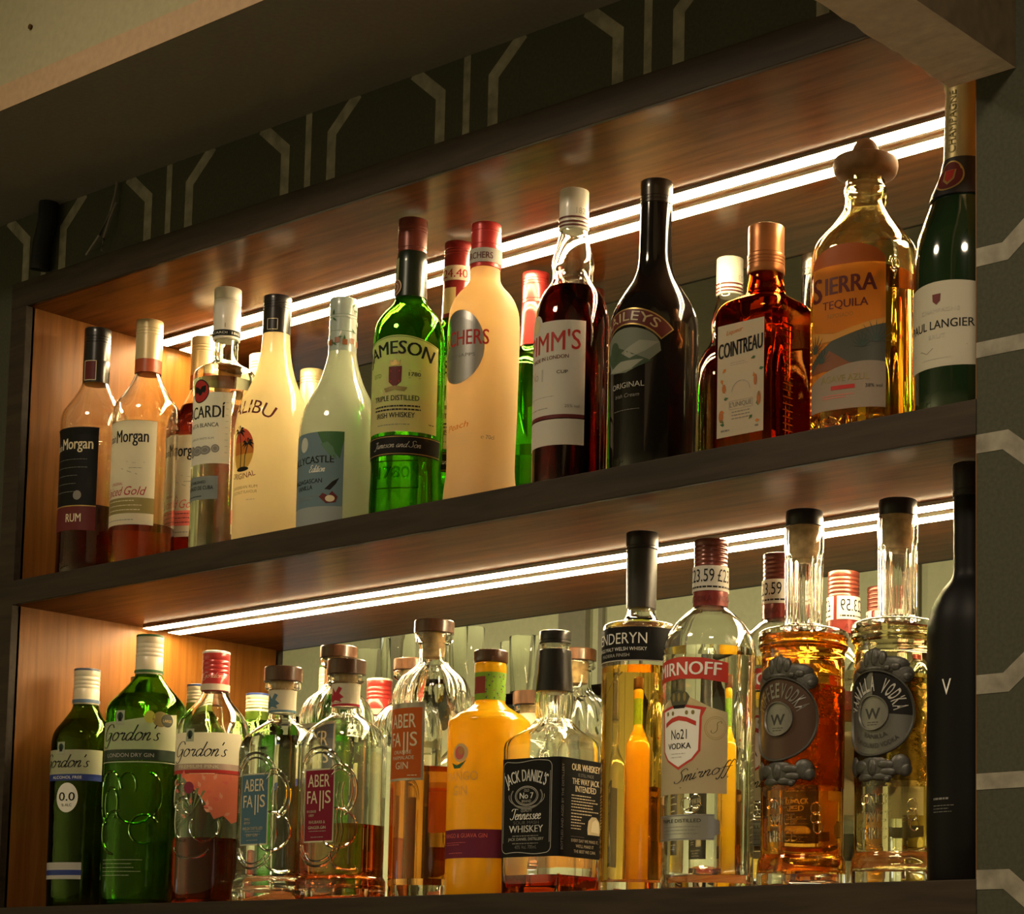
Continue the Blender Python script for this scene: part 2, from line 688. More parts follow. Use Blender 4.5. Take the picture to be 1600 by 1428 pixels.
    def text(self, s, u, v, h, mat, w=None, shear=0.0, arc=None, bold=.0, l=2, align='C', rise=0.0, ext=0.0, up=False):
        """lettering with cap height h, its baseline middle (or start) at (u, v); w fits the width; arc bends the baseline (radius in mm)"""
        vs, fs = text_geo(s, 0, .5 if ext else 0)
        x0, x1 = min(p[0] for p in vs), max(p[0] for p in vs)
        sy = h / .69
        sx = sy if w is None else w / (x1 - x0)
        W = (x1 - x0) * sx
        base = 0 if align == 'C' else W / 2
        pts, hs = [], []
        for p in vs:
            x, y = (p[0] - x0) * sx - W / 2 + base, p[1] * sy
            x += shear * y
            if arc:
                a = x / arc
                q = abs(arc) + (y if arc > 0 else -y)
                x, y = q * sin(abs(a)) * (1 if a * arc > 0 else -1), (q * cos(a) - abs(arc)) * (1 if arc > 0 else -1)
            y += rise * x
            if up:
                x, y = -y, x
            pts.append((u + x, v + y))
            hs.append(p[2] * ext * 2)
        e = bold * h * .75 if not ext else 0
        for d in ((-e, e) if e else (0,)):
            self.tri([(p[0], p[1] + d) if up else (p[0] + d, p[1]) for p in pts], fs, mat, l, hs if ext else None)
        return self

    def script(self, s, u, v, xh, mat, w=.5, shear=.35, l=2, rise=0.0, width=None):
        """cursive lettering, x-height xh, middle of the word at u"""
        tot = sum(STROKES[c][1] for c in s)
        sx = xh if width is None else width / tot
        x = -tot / 2
        for c in s:
            for st in STROKES[c][0]:
                P = []
                if len(st) > 2:
                    n = len(st)
                    E = [st[0]] + st + [st[-1]]
                    for k in range(n - 1):
                        a, b, c2, d = E[k], E[k + 1], E[k + 2], E[k + 3]
                        for t in (0, .25, .5, .75):
                            P.append(tuple(.5 * (2 * b[q] + (c2[q] - a[q]) * t + (2 * a[q] - 5 * b[q] + 4 * c2[q] - d[q]) * t * t + (3 * b[q] - a[q] - 3 * c2[q] + d[q]) * t ** 3) for q in (0, 1)))
                    P.append(st[-1])
                else:
                    P = list(st)
                Q = [(u + (x + p[0]) * sx + shear * p[1] * xh, v + p[1] * xh + rise * (x + p[0]) * sx) for p in P]
                self.stroke(Q, w, mat, l, calli=True)
            x += STROKES[c][1]
        return self

    def lines(self, u0, u1, v0, v1, n, mat, h=.7, l=2, ragged=True, seed=1):
        """rows of small print, as broken short bars"""
        rnd = random.Random(seed)
        for k in range(n):
            v = v1 - (v1 - v0) * (k / max(1, n - 1))
            e = u1 - (rnd.random() * .35 * (u1 - u0) if ragged else 0)
            u = u0
            while u < e - .5:
                wl = min(1.0 + rnd.random() * 3.2, e - u)
                self.rect(u, v, u + wl, v + h, mat, l)
                u += wl + .7
        return self

    def done(self, name='front_label', parent=None, label=None):
        o = build(name, self.v, self.f, self.m, self.i, parent or self.B.root, smooth=True, angle=30)
        if label:
            o['label'] = label
        return o


def relief(B, name, zref, mat, items, texts=(), h=.5):
    """raised glass lines (tubes half sunk in the surface) and raised letters"""
    A = Art(B, zref)
    mb = MB()
    for pts, r in items:
        mb.tube([A.P(u, v, -.0002) for u, v in pts], r * .001, 6)
    for s, u, v, hh, w in texts:
        A.text(s, u, v, hh, mat, w=w, ext=h, bold=.012, l=0)
    k = len(mb.v)
    mb.v += A.v
    mb.f += [tuple(a + k for a in f) for f in A.f]
    mb.i += A.i
    return build(name, mb.v, mb.f, mat, None, B.root, smooth=True, angle=40)


def circ(cu, cv, ru, rv, a0=0, a1=360, n=36):
    return [(cu + ru * cos(radians(a0 + (a1 - a0) * k / n)), cv + rv * sin(radians(a0 + (a1 - a0) * k / n))) for k in range(n + 1)]


def grooves(z0, z1, r, at=(), d=.5, edge=.8):
    """rings of a screw cap from z0 to z1 with rolled grooves"""
    R = [(z0, r - edge), (z0 + edge, r)]
    for z in sorted(at):
        R += [(z - .9, r), (z - .45, r - d), (z + .45, r - d), (z + .9, r)]
    R += [(z1 - edge, r), (z1 - edge * .3, r - edge * .3), (z1, r - edge)]
    return R


# ------------------------------------------------------------------ palette
CLEAR = glass('clear_glass', (.985, .99, .97))
M_WOODF = wood('dark_shelf_wood', (.022, .015, .009), (.050, .034, .020), .65, coat=0, spec=.25)
M_WOODU = wood('varnished_shelf_wood', (.085, .024, .0045), (.155, .050, .011), .22, gloss=.085)
M_WOODS = wood('orange_panel_wood', (.15, .050, .008), (.25, .098, .018), .38, stretch=(18, 18, 1.0), coat=.0, spec=.15)
M_MIRROR = mirror_mat()
M_LED = emit('warm_led', (1, .76, .42), LED_STRENGTH)
M_ALU = paint('brushed_aluminium', (.55, .52, .47), .35, 1)
CREAM = paper('cream_paper', (.80, .74, .56))
WHITE = paper('white_paper', (.84, .81, .72))
YELLOW = paper('pale_yellow_paper', (.84, .74, .33), .45)
K = paint('black_ink', (.010, .009, .008), .6)
KP = paper('black_paper', (.006, .0055, .005), .02)
RED = paint('red_ink', (.42, .03, .025), .45)
MAROON = paint('maroon_ink', (.12, .02, .02), .45)
GOLD = paint('gold_ink', (.48, .33, .10), .35, .6)
GREY = paint('grey_ink', (.22, .21, .19), .5)
LGREY = paint('light_grey_ink', (.45, .43, .38), .5)
SILVER = paint('silver_foil', (.46, .45, .43), .30, .85)
BLUE = paint('blue_ink', (.03, .05, .22), .45)
W_INK = paint('white_ink', (.82, .80, .74), .45)
C_INK = paint('cream_ink', (.72, .62, .42), .45)
OLIVE = paint('olive_gold_ink', (.25, .20, .07), .45, .2)
GREENI = paint('green_ink', (.05, .14, .05), .45)
ORANGEI = paint('orange_ink', (.62, .20, .03), .45)
PINKI = paint('pink_ink', (.72, .15, .12), .45)
CORK = paint('cork', (.50, .34, .17), .8, bmp=(160, .3), vary=.25)
STOPW = wood('stopper_wood', (.035, .014, .007), (.12, .05, .022), .30, stretch=(30, 30, 4), coat=.5)
CAPK = paint('black_cap', (.016, .014, .013), .28, coat=.3)
CAPW = paint('white_cap', (.78, .75, .66), .35, coat=.3)
CAPC = paint('cream_gold_cap', (.66, .52, .29), .32, .25, .3)
CAPR = paint('red_cap', (.50, .035, .03), .32, .2, .4)
CAPB = paint('red_brown_cap', (.16, .035, .022), .3, .3, .4)


# ------------------------------------------------------------------ the setting
WALL = paint('dark_olive_wallpaper', (.056, .057, .038), .75, bmp=(300, .15, .0006), vary=.12)
LINE = paint('worn_pale_wallpaper_line', (.25, .23, .18), .7, bmp=(55, .12, .0006, 6), vary=.35)
OLIVE_PLASTER = paint('olive_cream_plaster', (.33, .30, .19), .8, bmp=(120, .25, .001), vary=.06)
PINK_PLASTER = paint('pinkish_plaster', (.40, .275, .17), .8, bmp=(120, .25, .001), vary=.08)
SOFFIT_P = paint('dull_grey_soffit', (.20, .19, .16), .85, bmp=(200, .1), vary=.06)
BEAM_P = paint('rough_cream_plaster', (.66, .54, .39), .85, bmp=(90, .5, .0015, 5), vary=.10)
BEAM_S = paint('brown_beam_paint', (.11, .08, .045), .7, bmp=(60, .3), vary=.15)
ROOM_G = paint('pale_green_wall_paint', (.60, .58, .36), .7, bmp=(60, .1), vary=.05)
ROOM_C = paint('dim_cream_ceiling', (.30, .27, .19), .8, bmp=(60, .1), vary=.05)
FLOORM = wood('bar_floor_wood', (.05, .03, .015), (.10, .06, .03), .5)

ZT = 2.3245          # underside of the top board
XR = 1.298           # end of the recess at the pillar


def ribbon(mb, pts, w, y, mi):
    """flat strip of wallpaper pattern on the wall face, mitred at the bends"""
    n = len(pts)
    L, R = [], []
    for k, p in enumerate(pts):
        d = []
        if k > 0:
            d.append((Vector(p) - Vector(pts[k - 1])).normalized())
        if k < n - 1:
            d.append((Vector(pts[k + 1]) - Vector(p)).normalized())
        t = sum(d, Vector((0, 0))).normalized()
        m = Vector((-t.y, t.x))
        sc = w / 2 / max(.5, m.dot(Vector((-d[0].y, d[0].x))))
        L.append(Vector(p) + m * sc)
        R.append(Vector(p) - m * sc)
    vs = [(a.x, y, a.y) for a in L] + [(a.x, y, a.y) for a in R]
    mb.add(vs, [(k, n + k, n + k + 1, k + 1) for k in range(n - 1)], mi)


wb = MB()
wb.box((-3.6, 0, 2.356), (3.2, .26, 2.80))
wb.box((-3.6, 0, 0), (-.03, .26, 2.356))
wb.box((XR, 0, 0), (3.2, .26, 2.356))
wb.box((-.03, 0, 0), (XR, .26, 1.591))
wb.box((-.03, .208, 1.591), (XR, .26, 2.356))
for c in [k * .2305 + .030 for k in range(-6, 14)]:            # sets of three lines, the outer two splaying at the top
    ribbon(wb, [(c - .036, 2.3555), (c - .036, 2.4045), (c - .075, 2.437)], .0135, -.0004, 1)
    ribbon(wb, [(c, 2.3555), (c, 2.437)], .0095, -.0004, 1)
    ribbon(wb, [(c + .036, 2.3555), (c + .036, 2.4045), (c + .075, 2.437)], .0135, -.0004, 1)
for z in [2.0365 + .3415 * k for k in (-3, -2, -1, 0)]:         # the same pattern along the pillar
    ribbon(wb, [(XR, z + .0755), (1.3245, z + .0755), (1.40, z + .135), (1.47, z + .135)], .0150, -.0004, 1)
    ribbon(wb, [(XR, z), (1.47, z)], .0125, -.0004, 1)
    ribbon(wb, [(XR, z - .0755), (1.3245, z - .0755), (1.40, z - .135), (1.47, z - .135)], .0150, -.0004, 1)
tag(wb.build('wall_back', [WALL, LINE]), kind='structure')

bk = MB()
bk.box((-3.6, -.2, 2.462), (3.2, -.001, 2.80), 0)
bk.box((-3.6, -.2005, 2.4345), (3.2, -.001, 2.462), 1)
bk.add([(-3.6, -.2004, 2.4342), (3.2, -.2004, 2.4342), (3.2, -.0005, 2.4342), (-3.6, -.0005, 2.4342)], [(0, 1, 2, 3)], 2)
tag(bk.build('trim_1', [OLIVE_PLASTER, PINK_PLASTER, SOFFIT_P]), kind='structure')

# rough plaster beam running out from the wall above the pillar
bm = MB()
rnd = random.Random(4)
n = 60
lo, hi = [], []
for k in range(n + 1):
    y = -.0008 - 1.15 * (k / n) ** 1.6
    j = (rnd.random() - .5) * .0022
    lo.append((1.2735 - y * .018 + j, y, 2.2590 + (rnd.random() - .5) * .0016))
    hi.append((1.3345 - y * .02, y, 2.2590))
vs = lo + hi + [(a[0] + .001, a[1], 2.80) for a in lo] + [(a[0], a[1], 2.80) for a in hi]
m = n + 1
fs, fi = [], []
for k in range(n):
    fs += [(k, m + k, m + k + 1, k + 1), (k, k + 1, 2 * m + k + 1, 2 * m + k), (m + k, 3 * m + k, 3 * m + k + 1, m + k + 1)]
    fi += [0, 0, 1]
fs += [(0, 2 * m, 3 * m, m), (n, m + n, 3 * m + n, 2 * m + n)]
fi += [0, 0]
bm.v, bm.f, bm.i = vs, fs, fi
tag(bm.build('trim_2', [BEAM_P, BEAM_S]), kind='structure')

for nm, a, b, mt in (('floor', (-3.6, -2.6, -.05), (3.9, .26, 0), FLOORM), ('ceiling', (-3.6, -2.6, 2.75), (3.9, -.2, 2.80), ROOM_C),
                     ('wall_front', (-3.6, -2.66, 0), (3.9, -2.6, 2.75), ROOM_G), ('wall_left', (-3.66, -2.6, 0), (-3.6, .26, 2.75), ROOM_G),
                     ('wall_right', (3.9, -2.6, 0), (3.96, .26, 2.75), ROOM_G)):
    w = MB()
    w.box(a, b)
    tag(w.build(nm, [mt]), kind='structure')
for k, (x0, x1, d) in enumerate(((-1.90, -1.80, .02), (-1.76, -1.745, .012), (-.735, -.72, .012), (-2.62, -2.52, .02))):
    w = MB()
    w.box((x0, -2.6, .1), (x1, -2.6 + d, 2.75))
    tag(w.build('trim_%d' % (k + 3), [ROOM_C]), kind='structure')

# ------------------------------------------------------------------ the shelves
unit = thing('shelf_unit', 'dark varnished wooden back-bar shelves with a mirror behind, set into the wall', 'shelf', (0, 0, 1.591))


def board(name, a, b, mats, bev=.0009):
    """shelf board: front edge in its own dark finish, faces varnished"""
    x0, y0, z0 = a
    x1, y1, z1 = b
    z0, z1 = z0 - 1.591, z1 - 1.591
    w = MB()
    w.box((x0, y0 + .0035, z0), (x1, y1, z1), 0)
    w.box((x0, y0, z0), (x1, y0 + .006, z1), 1, bev)
    return w.build(name, mats, unit)


board('top_board', (-.03, -.001, ZT), (XR, .206, 2.356), [M_WOODU, M_WOODF])
board('shelf', (0, -.001, 1.9690), (XR, .206, SHELF_HIGH), [M_WOODU, M_WOODF])
board('shelf', (-.03, -.001, 1.591), (XR, .206, SHELF_LOW), [M_WOODU, M_WOODF])
sp = MB()
sp.box((-.028, .008, .029), (0, .206, ZT - 1.591), 0)
sp.box((-.03, -.001, .029), (0, .012, ZT - 1.591), 1, .0009)
sp.build('side_panel', [M_WOODS, M_WOODF], unit)
sp = MB()
sp.box((XR - .002, .002, .029), (XR + .02, .206, ZT - 1.591), 0)
sp.build('side_panel', [M_WOODS], unit)
mm = MB()
mm.box((0, .2016, .029), (XR, .2066, ZT - 1.591))
mm.build('mirror', [M_MIRROR], unit)

for z, lab in ((ZT, 'glowing warm LED strip under the top board, above the upper row of bottles'),
               (1.969, 'glowing warm LED strip under the middle shelf, above the lower row of bottles')):
    t = thing('led_strip', lab, 'light', (0, .1830, z), 0, 'LED strips over the shelves')
    w = MB()
    w.box((.012, -.0094, -.0036), (XR - .004, .0094, 0))
    w.build('channel', [M_ALU], t)
    w = MB()
    w.box((.013, -.0088, -.0041), (XR - .005, .0088, -.0030))
    w.build('diffuser', [M_LED], t)

# loose wires and a dark conduit on the wall above the shelves
w = MB()
w.tube([(.170, -.004, 2.434), (.171, -.006, 2.42), (.166, -.008, 2.40), (.150, -.010, 2.375), (.124, -.008, 2.358)], .0016, 6)
w.tube([(.170, -.004, 2.41), (.166, -.009, 2.39), (.158, -.010, 2.37), (.152, -.008, 2.357)], .0016, 6)
tag(w.build('cable', [paint('grey_cable', (.20, .18, .16), .5)], smooth=True), 'thin grey wires dangling down the dark patterned wall above the shelves', 'cable')
w = MB()
w.tube([(.052, -.012, 2.434), (.051, -.012, 2.41), (.042, -.012, 2.385), (.038, -.011, 2.357)], .011, 12)
tag(w.build('conduit', [paint('black_conduit', (.012, .013, .012), .5)], smooth=True), 'black conduit running down the dark wall beside the loose wires', 'pipe')
w = MB()
w.tube([(.287, -.198, 2.512), (.287, -.2025, 2.512)], [.0022, .0028], 10)
tag(w.build('nail', [paint('rusty_nail', (.10, .05, .02), .6, .5)], smooth=True), 'small rusty nail head in the cream plaster bulkhead', 'nail')

# glasses on the gantry across the bar, seen in the mirror
g = thing('gantry', 'wooden gantry shelf across the bar, seen in the mirror behind the bottles', 'shelf', (-1.0, -1.3, 2.09))
w = MB()
w.box((-.75, -.12, 0), (.55, .12, .022), 0, .004)
w.build('shelf_board', [M_WOODF], g, smooth=True)
for x in (-.7, .5):
    w = MB()
    w.tube([(x, 0, .02), (x, 0, .66)], .008, 10)
    w.build('hanger', [M_ALU], g, smooth=True)
TUMBLER = [('clear tumbler whose reflection shows just above the brown stopper of the yellow bottle', -.92, .050, 155, 36), ('shorter clear tumbler whose reflection shows between the yellow bottle and the black-sleeved whiskey', -.825, .0, 122, 36),
           ('tall clear tumbler reflected just past the orange-label bottle stopper, toward the yellow bottle', -1.05, -.03, 172, 38), ('tall clear tumbler reflected behind the orange-label bottle stopper, toward the two flasks', -1.15, .02, 172, 38),
           ('short clear tumbler reflected half behind the square black-sleeved whiskey bottle', -.745, .06, 118, 34), ('clear tumbler reflected between the blue-label ribbed bottle and the orange-label one', -1.27, -.02, 150, 36)]
for lab, x, dy, h, r in TUMBLER:
    t = thing('tumbler', lab, 'glass', (x, -1.3 + dy, 2.1125), 0, 'tumblers on the gantry')
    prof = [(0, r * .90 - 2), (1.2, r * .90), (h * .5, r * .96), (h - 1, r), (h, r - .6), (h - .4, r - 1.6), (h * .5, r * .96 - 2.0), (9, r * .90 - 3), (8.4, r * .3)]
    lathe('bowl', prof, CLEAR, t, 1, 40, 24, 1)

# ------------------------------------------------------------------ bottles of the upper shelf
ROWU, ROWL = 'bottles on the upper shelf', 'bottles on the lower shelf'
AMBER_L = glass('amber_rum', (.80, .36, .10), 1.36)
DARK_L = glass('dark_rum', (.30, .09, .05), 1.36)
RUM_RINGS = [(0, 34.5), (1.6, 36.6), (60, 36.6), (165, 36.9), (174, 37.0), (177, 38.1), (187, 38.0), (198, 36.6), (209, 30.0), (219, 23.8), (229, 18.3), (238.7, 14.6), (247, 13.4), (290, 13.2)]


def rum(name, lab, pos, rot, liq, level, cap, band, base_m, ink, sub):
    B = Bottle(name, lab, 'bottle', pos, True, RUM_RINGS, rot=rot, group=ROWU)
    B.hollow(CLEAR, 2.4, 6)
    B.liquid(liq, level)
    c = B.part('cap', grooves(254, 302, 15.3, (284, 287.5, 291)), cap)
    B.part('neck_band', [(239, 14.9), (239.3, 15.4), (254.5, 15.4), (254.8, 14.9)], band)
    A = B.label(115)
    A.rect(-36, 55, 36, 176, base_m, 0)
    A.rect(-36, 173.2, 36, 176, GOLD if base_m is not KP else K, 1)
    if base_m is KP:
        A.text('Captain', -24, 150, 9, C_INK, 23, bold=.012)
        A.text('Morgan', 10, 150.5, 13, C_INK, 40, bold=.03)
        A.rect(-36, 55, 36, 84, MAROON, 1)
        A.text('RUM', 10, 65, 9.5, C_INK, 19, bold=.02)
        A.rect(-36, 83, 36, 84.2, GOLD, 2)
        A.lines(-20, 28, 100, 138, 5, GREY, .5, seed=3)
        A.ell(14, 96, 5, 5.5, GREY, 1)
    else:
        A.text('Captain', -26, 152, 9, K, 22, bold=.012)
        A.text('Morgan', 7, 150.5, 14.5, K, 40, bold=.03)
        A.text('ORIGINAL', -10, 101, 3.2, RED, 18)
        A.script('Gold', 8, 88, 6.2, sub, .9, .3) if False else A.text('Gold', 12, 89, 10, sub, 24, shear=.3, bold=.0)
        A.text('Spiced', -17, 89, 10, sub, 27, shear=.3)
        A.rect(-36, 68, 36, 86, OLIVE if sub is RED else PINKI, 1)
        A.lines(-24, 24, 71.5, 82, 3, C_INK if sub is RED else K, .9, seed=5)
        A.lines(-30, 30, 60, 60, 1, GREY, .8, seed=6)
        A.stroke([(2, 128), (12, 126), (24, 127)], .5, LGREY)
        A.lines(6, 24, 120, 120, 1, GREY, .6, seed=9)
        A.stroke([(-4, 120), (6, 116), (16, 113)], .5, GREY)
    A.done()
    return B


B = rum('rum_bottle', 'nearly empty rum bottle with black cap and black label, in the shelf corner', (.055, .061), 8, DARK_L, 86, CAPK, MAROON, KP, C_INK, C_INK)
for o in B.root.children:
    if o.name.startswith('neck_band'):
        bpy.data.objects.remove(o)
B.part('capsule', [(236, 14.9), (236.3, 15.5), (262, 15.5), (263, 15.2)], CAPK)
A = B.label(250, 15.4)
A.rect(-2, 238, 12, 261, MAROON, 3)
A.outline(-2, 238, 12, 261, .8, C_INK, 4)
A.done('neck_label')
rum('rum_bottle', 'nearly empty spiced rum bottle with gold cap, cream label and olive band', (.131, .078), 17, AMBER_L, 58, CAPC, paint('orange_red_band', (.42, .075, .02), .35), CREAM, K, RED)
rum('rum_bottle', 'full dark amber rum bottle with gold cap, half hidden behind the clear rum', (.130, .158), 14, glass('amber_rum_full', (.62, .16, .04), 1.36), 217, CAPC, paint('orange_red_band', (.42, .075, .02), .35), CREAM, K, PINKI)

# clear white rum
B = Bottle('white_rum_bottle', 'clear white rum bottle with white cap and round red emblem', 'bottle', (.271, .078), True,
           [(0, 31.5), (1.6, 33.2), (59, 32.6), (132, 33.1), (186, 33.4), (200, 34.6), (211.6, 34.4), (218, 30.7), (223.3, 21.4), (229.9, 13.4), (252, 13.2), (300, 13)], rot=2, group=ROWU)
B.hollow(glass('faint_green_glass', (.965, .99, .955)), 2.6, 8)
B.liquid(glass('clear_spirit', (.985, .99, .975), 1.36), 205)
B.part('cap', grooves(253, 312.4, 15.0, (294, 297, 300), .35), CAPW)
A = B.label(258, 15.0)
A.rect(-40, 256, 40, 262.5, K, 3)
A.text('1862  BACARDI  1862', 2, 257.8, 2.6, W_INK, 54, bold=.01, l=5)
A.text('1', 11, 265, 5, GREY, l=4)
A.done('neck_label')
A = B.label(150)
A.rect(-37, 106, 37, 186, WHITE, 0)
A.ell(0, 188, 12.2, 13.2, K, 2)
A.ell(0, 188, 11.0, 12.0, RED, 3)
for sx in (-1, 1):
    A.poly([(0, 190), (sx * 3, 193), (sx * 8.5, 194), (sx * 8, 188), (sx * 5.5, 185.5), (sx * 4, 187), (sx * 2, 184), (0, 183)], K, 4)
A.text('BACARDÍ', 0, 157.5, 13.5, K, 60, bold=.035)
A.text('CARTA BLANCA', 2, 147, 4.6, K, 44, bold=.02)
A.stroke([(-24, 140), (20, 140)], .4, LGREY)
A.text('SUPERIOR WHITE RUM', 2, 133, 2.4, GREY, 34)
for (u, v, a, b) in ((-12, 121, 6, 6.5), (-2, 121, 8, 5.5), (9, 121, 7, 5), (21, 122.5, 4.6, 4.6)):
    A.ell(u, v, a, b, GREY, 2)
    A.ring(u, v, a * .6, b * .6, .6, LGREY, 3)
for k in range(9):
    A.rect(31, 118 + k * 7, 34, 118.5 + k * 7, LGREY, 2)
A.done()
A = B.label(78)
A.rect(-33, 66, 25, 92, paint('grey_blue_paper', (.20, .23, .22), .5), 0)
A.text('ESTABLISHED', -2, 84, 3, K, 26)
A.text('SANTIAGO DE CUBA', -2, 77, 4.2, K, 44, bold=.01)
A.lines(-24, 22, 69.5, 69.5, 1, K, .8, seed=2)
A.done('lower_label', label='grey label')

# coconut rum, opal white
B = Bottle('coconut_rum_bottle', 'opal white bottle with black cap and palm-tree sunset emblem', 'bottle', (.347, .086), True,
           [(0, 38), (2, 40.3), (30, 40.7), (136.5, 40.9), (154.4, 39.7), (168, 35.8), (183.8, 28.6), (200.4, 22.0), (211.9, 19), (228.5, 16.2), (248.7, 14.8), (270, 14)], group=ROWU)
OPAL = milk('opal_white', (.82, .72, .48), .64)
B.solid(OPAL)
B.part('cap', grooves(247.5, 290.7, 15.2, (276, 279, 282), .4), CAPK)
A = B.label(255, 15.2)
A.outline(3, 250.5, 14, 262.5, .7, C_INK, 4)
A.done('neck_label')
A = B.label(120)
A.text('MALIBU', 0, 152, 15, MAROON, 68, arc=62, bold=.01)
A.ell(0, 111, 15.5, 23.5, ORANGEI, 1)
A.ell(0, 111, 15.5, 23.5, paint('sunset_red', (.66, .09, .04), .45), 2, a0=22, a1=158)
A.ell(0, 111, 15.5, 23.5, paint('sunset_yellow', (.72, .40, .07), .45), 3, a0=192, a1=348)
for (bu, tu, tv, q) in ((-2, -5, 131, 1.0), (4, 8, 117, .85)):
    A.stroke([(bu, 90), (bu + .4, (tv + 90) / 2), (tu, tv)], 1.0, K, 4)
    for ang in (-30, 5, 40, 80, 115, 150, 185, 215):
        ca, sa = cos(radians(ang)), sin(radians(ang))
        A.poly([(tu, tv), (tu + q * 5 * ca - sa * 1.4, tv + q * 5 * sa + 2.2), (tu + q * 10 * ca, tv + q * 10 * sa - 2.5), (tu + q * 5 * ca, tv + q * 5 * sa - .6)], K, 5)
A.ell(1, 89.5, 9, 2.6, K, 5)
A.text('ORIGINAL', 0, 79, 6, MAROON, 38, arc=-62, bold=.005)
A.text('CARIBBEAN RUM', 2, 68, 3.2, OLIVE, 38)
A.text('COCONUT FLAVOUR', 2, 62.5, 3.2, OLIVE, 38)
A.lines(8, 20, 55, 55, 1, LGREY, .8)
A.done('printed_label')

# coconut cream liqueur
B = Bottle('cream_liqueur_bottle', 'pale glossy liqueur bottle with leafy pale cap and blue label', 'bottle', (.465, .078), True,
           [(0, 39.5), (2, 42), (102.7, 42.6), (123.4, 41.7), (140.7, 37.9), (154.6, 31.6), (167.8, 24.7), (185.8, 18.6), (206, 14.6), (240, 13.8)], group=ROWU)
B.solid(milk('white_glass_green_cast', (.62, .66, .50), .42, .06, 1.0))  # green cast is light off the green bottle beside it, put into the colour
LEAFY = paint('pale_blue_green_cap', (.40, .47, .42), .3, coat=.5)
B.part('cap', grooves(225, 262.7, 14.5, (240, 243), .4), LEAFY)
B.part('capsule', [(204, 14.2), (204.4, 14.9), (214, 14.7), (225, 14.4), (225.4, 14)], LEAFY)
A = B.label(225, [(204, 14.9), (214, 14.7), (226, 14.5)])
rnd = random.Random(8)
for k in range(26):
    u, v, a = rnd.uniform(-34, 34), rnd.uniform(210, 256), rnd.uniform(0, 6.28)
    A.poly([(u, v), (u + 3 * cos(a) - 1.2 * sin(a), v + 3 * sin(a) + 1.2 * cos(a)), (u + 7 * cos(a), v + 7 * sin(a)), (u + 3 * cos(a) + 1.2 * sin(a), v + 3 * sin(a) - 1.2 * cos(a))], GREENI if k % 3 else W_INK, 4)
for k in range(9):
    A.rect(-36 + k * 8, 210 + (k % 2) * 2, -31 + k * 8, 216 + (k % 2) * 2, paint('russet_ink', (.30, .10, .03), .4), 5)
A.done('neck_label')
A = B.label(80)
DUSK = paper('dusty_blue_paper', (.16, .24, .29), .2)
A.rect(-40, 30, 41, 109, DUSK, 0)
A.poly([(12, 109), (18, 97), (26, 92), (32, 86), (37, 80), (39, 92), (41, 100), (41, 109)], GREENI, 1)
A.poly([(16, 96), (26, 84), (34, 79), (30, 92), (24, 98)], paint('pale_leaf', (.10, .20, .12), .5), 2)
A.ell(-6, 97, 6, 8, paint('coconut_white', (.50, .52, .46), .5), 1)
A.text('BALLYCASTLE', 0, 76, 7.5, K, 62, bold=.03)
A.script('Edition', 12, 66.5, 3.8, W_INK, .8)
A.text('MADAGASCAN', -2, 55, 4.6, K, 42, bold=.01)
A.text('VANILLA', -4, 48.5, 4.6, K, 24, bold=.01)
A.lines(-30, 22, 38, 41, 2, GREY, .5, seed=4)
A.poly([(16, 40), (20, 44), (26, 41), (30, 46), (36, 40), (34, 34), (24, 33)], MAROON, 1)
A.poly([(22, 48), (30, 56), (37, 60), (34, 54), (28, 47)], K, 1)
A.ell(28, 38, 5, 3.5, C_INK, 2)
A.done()
A = B.label(20)
A.rect(-40, 4, 41, 30, paper('faded_blue_paper', (.33, .37, .37), .2), 0)
A.done('lower_label')

# Irish whiskey, green glass
GREEN = glass('green_glass', (.46, .80, .27))
GREEN_IN = glass('pale_whiskey_in_green', (.93, .90, .66), 1.36)
WH = [(0, 34.8), (1.8, 36.4), (20, 36.6), (58, 35.6), (77, 36.7), (181.4, 36.9), (195, 36.3), (207.8, 34.0), (215.3, 30.0), (222.1, 24.6), (228.9, 18.5), (235, 15.9), (262, 14.4), (305, 13.4)]


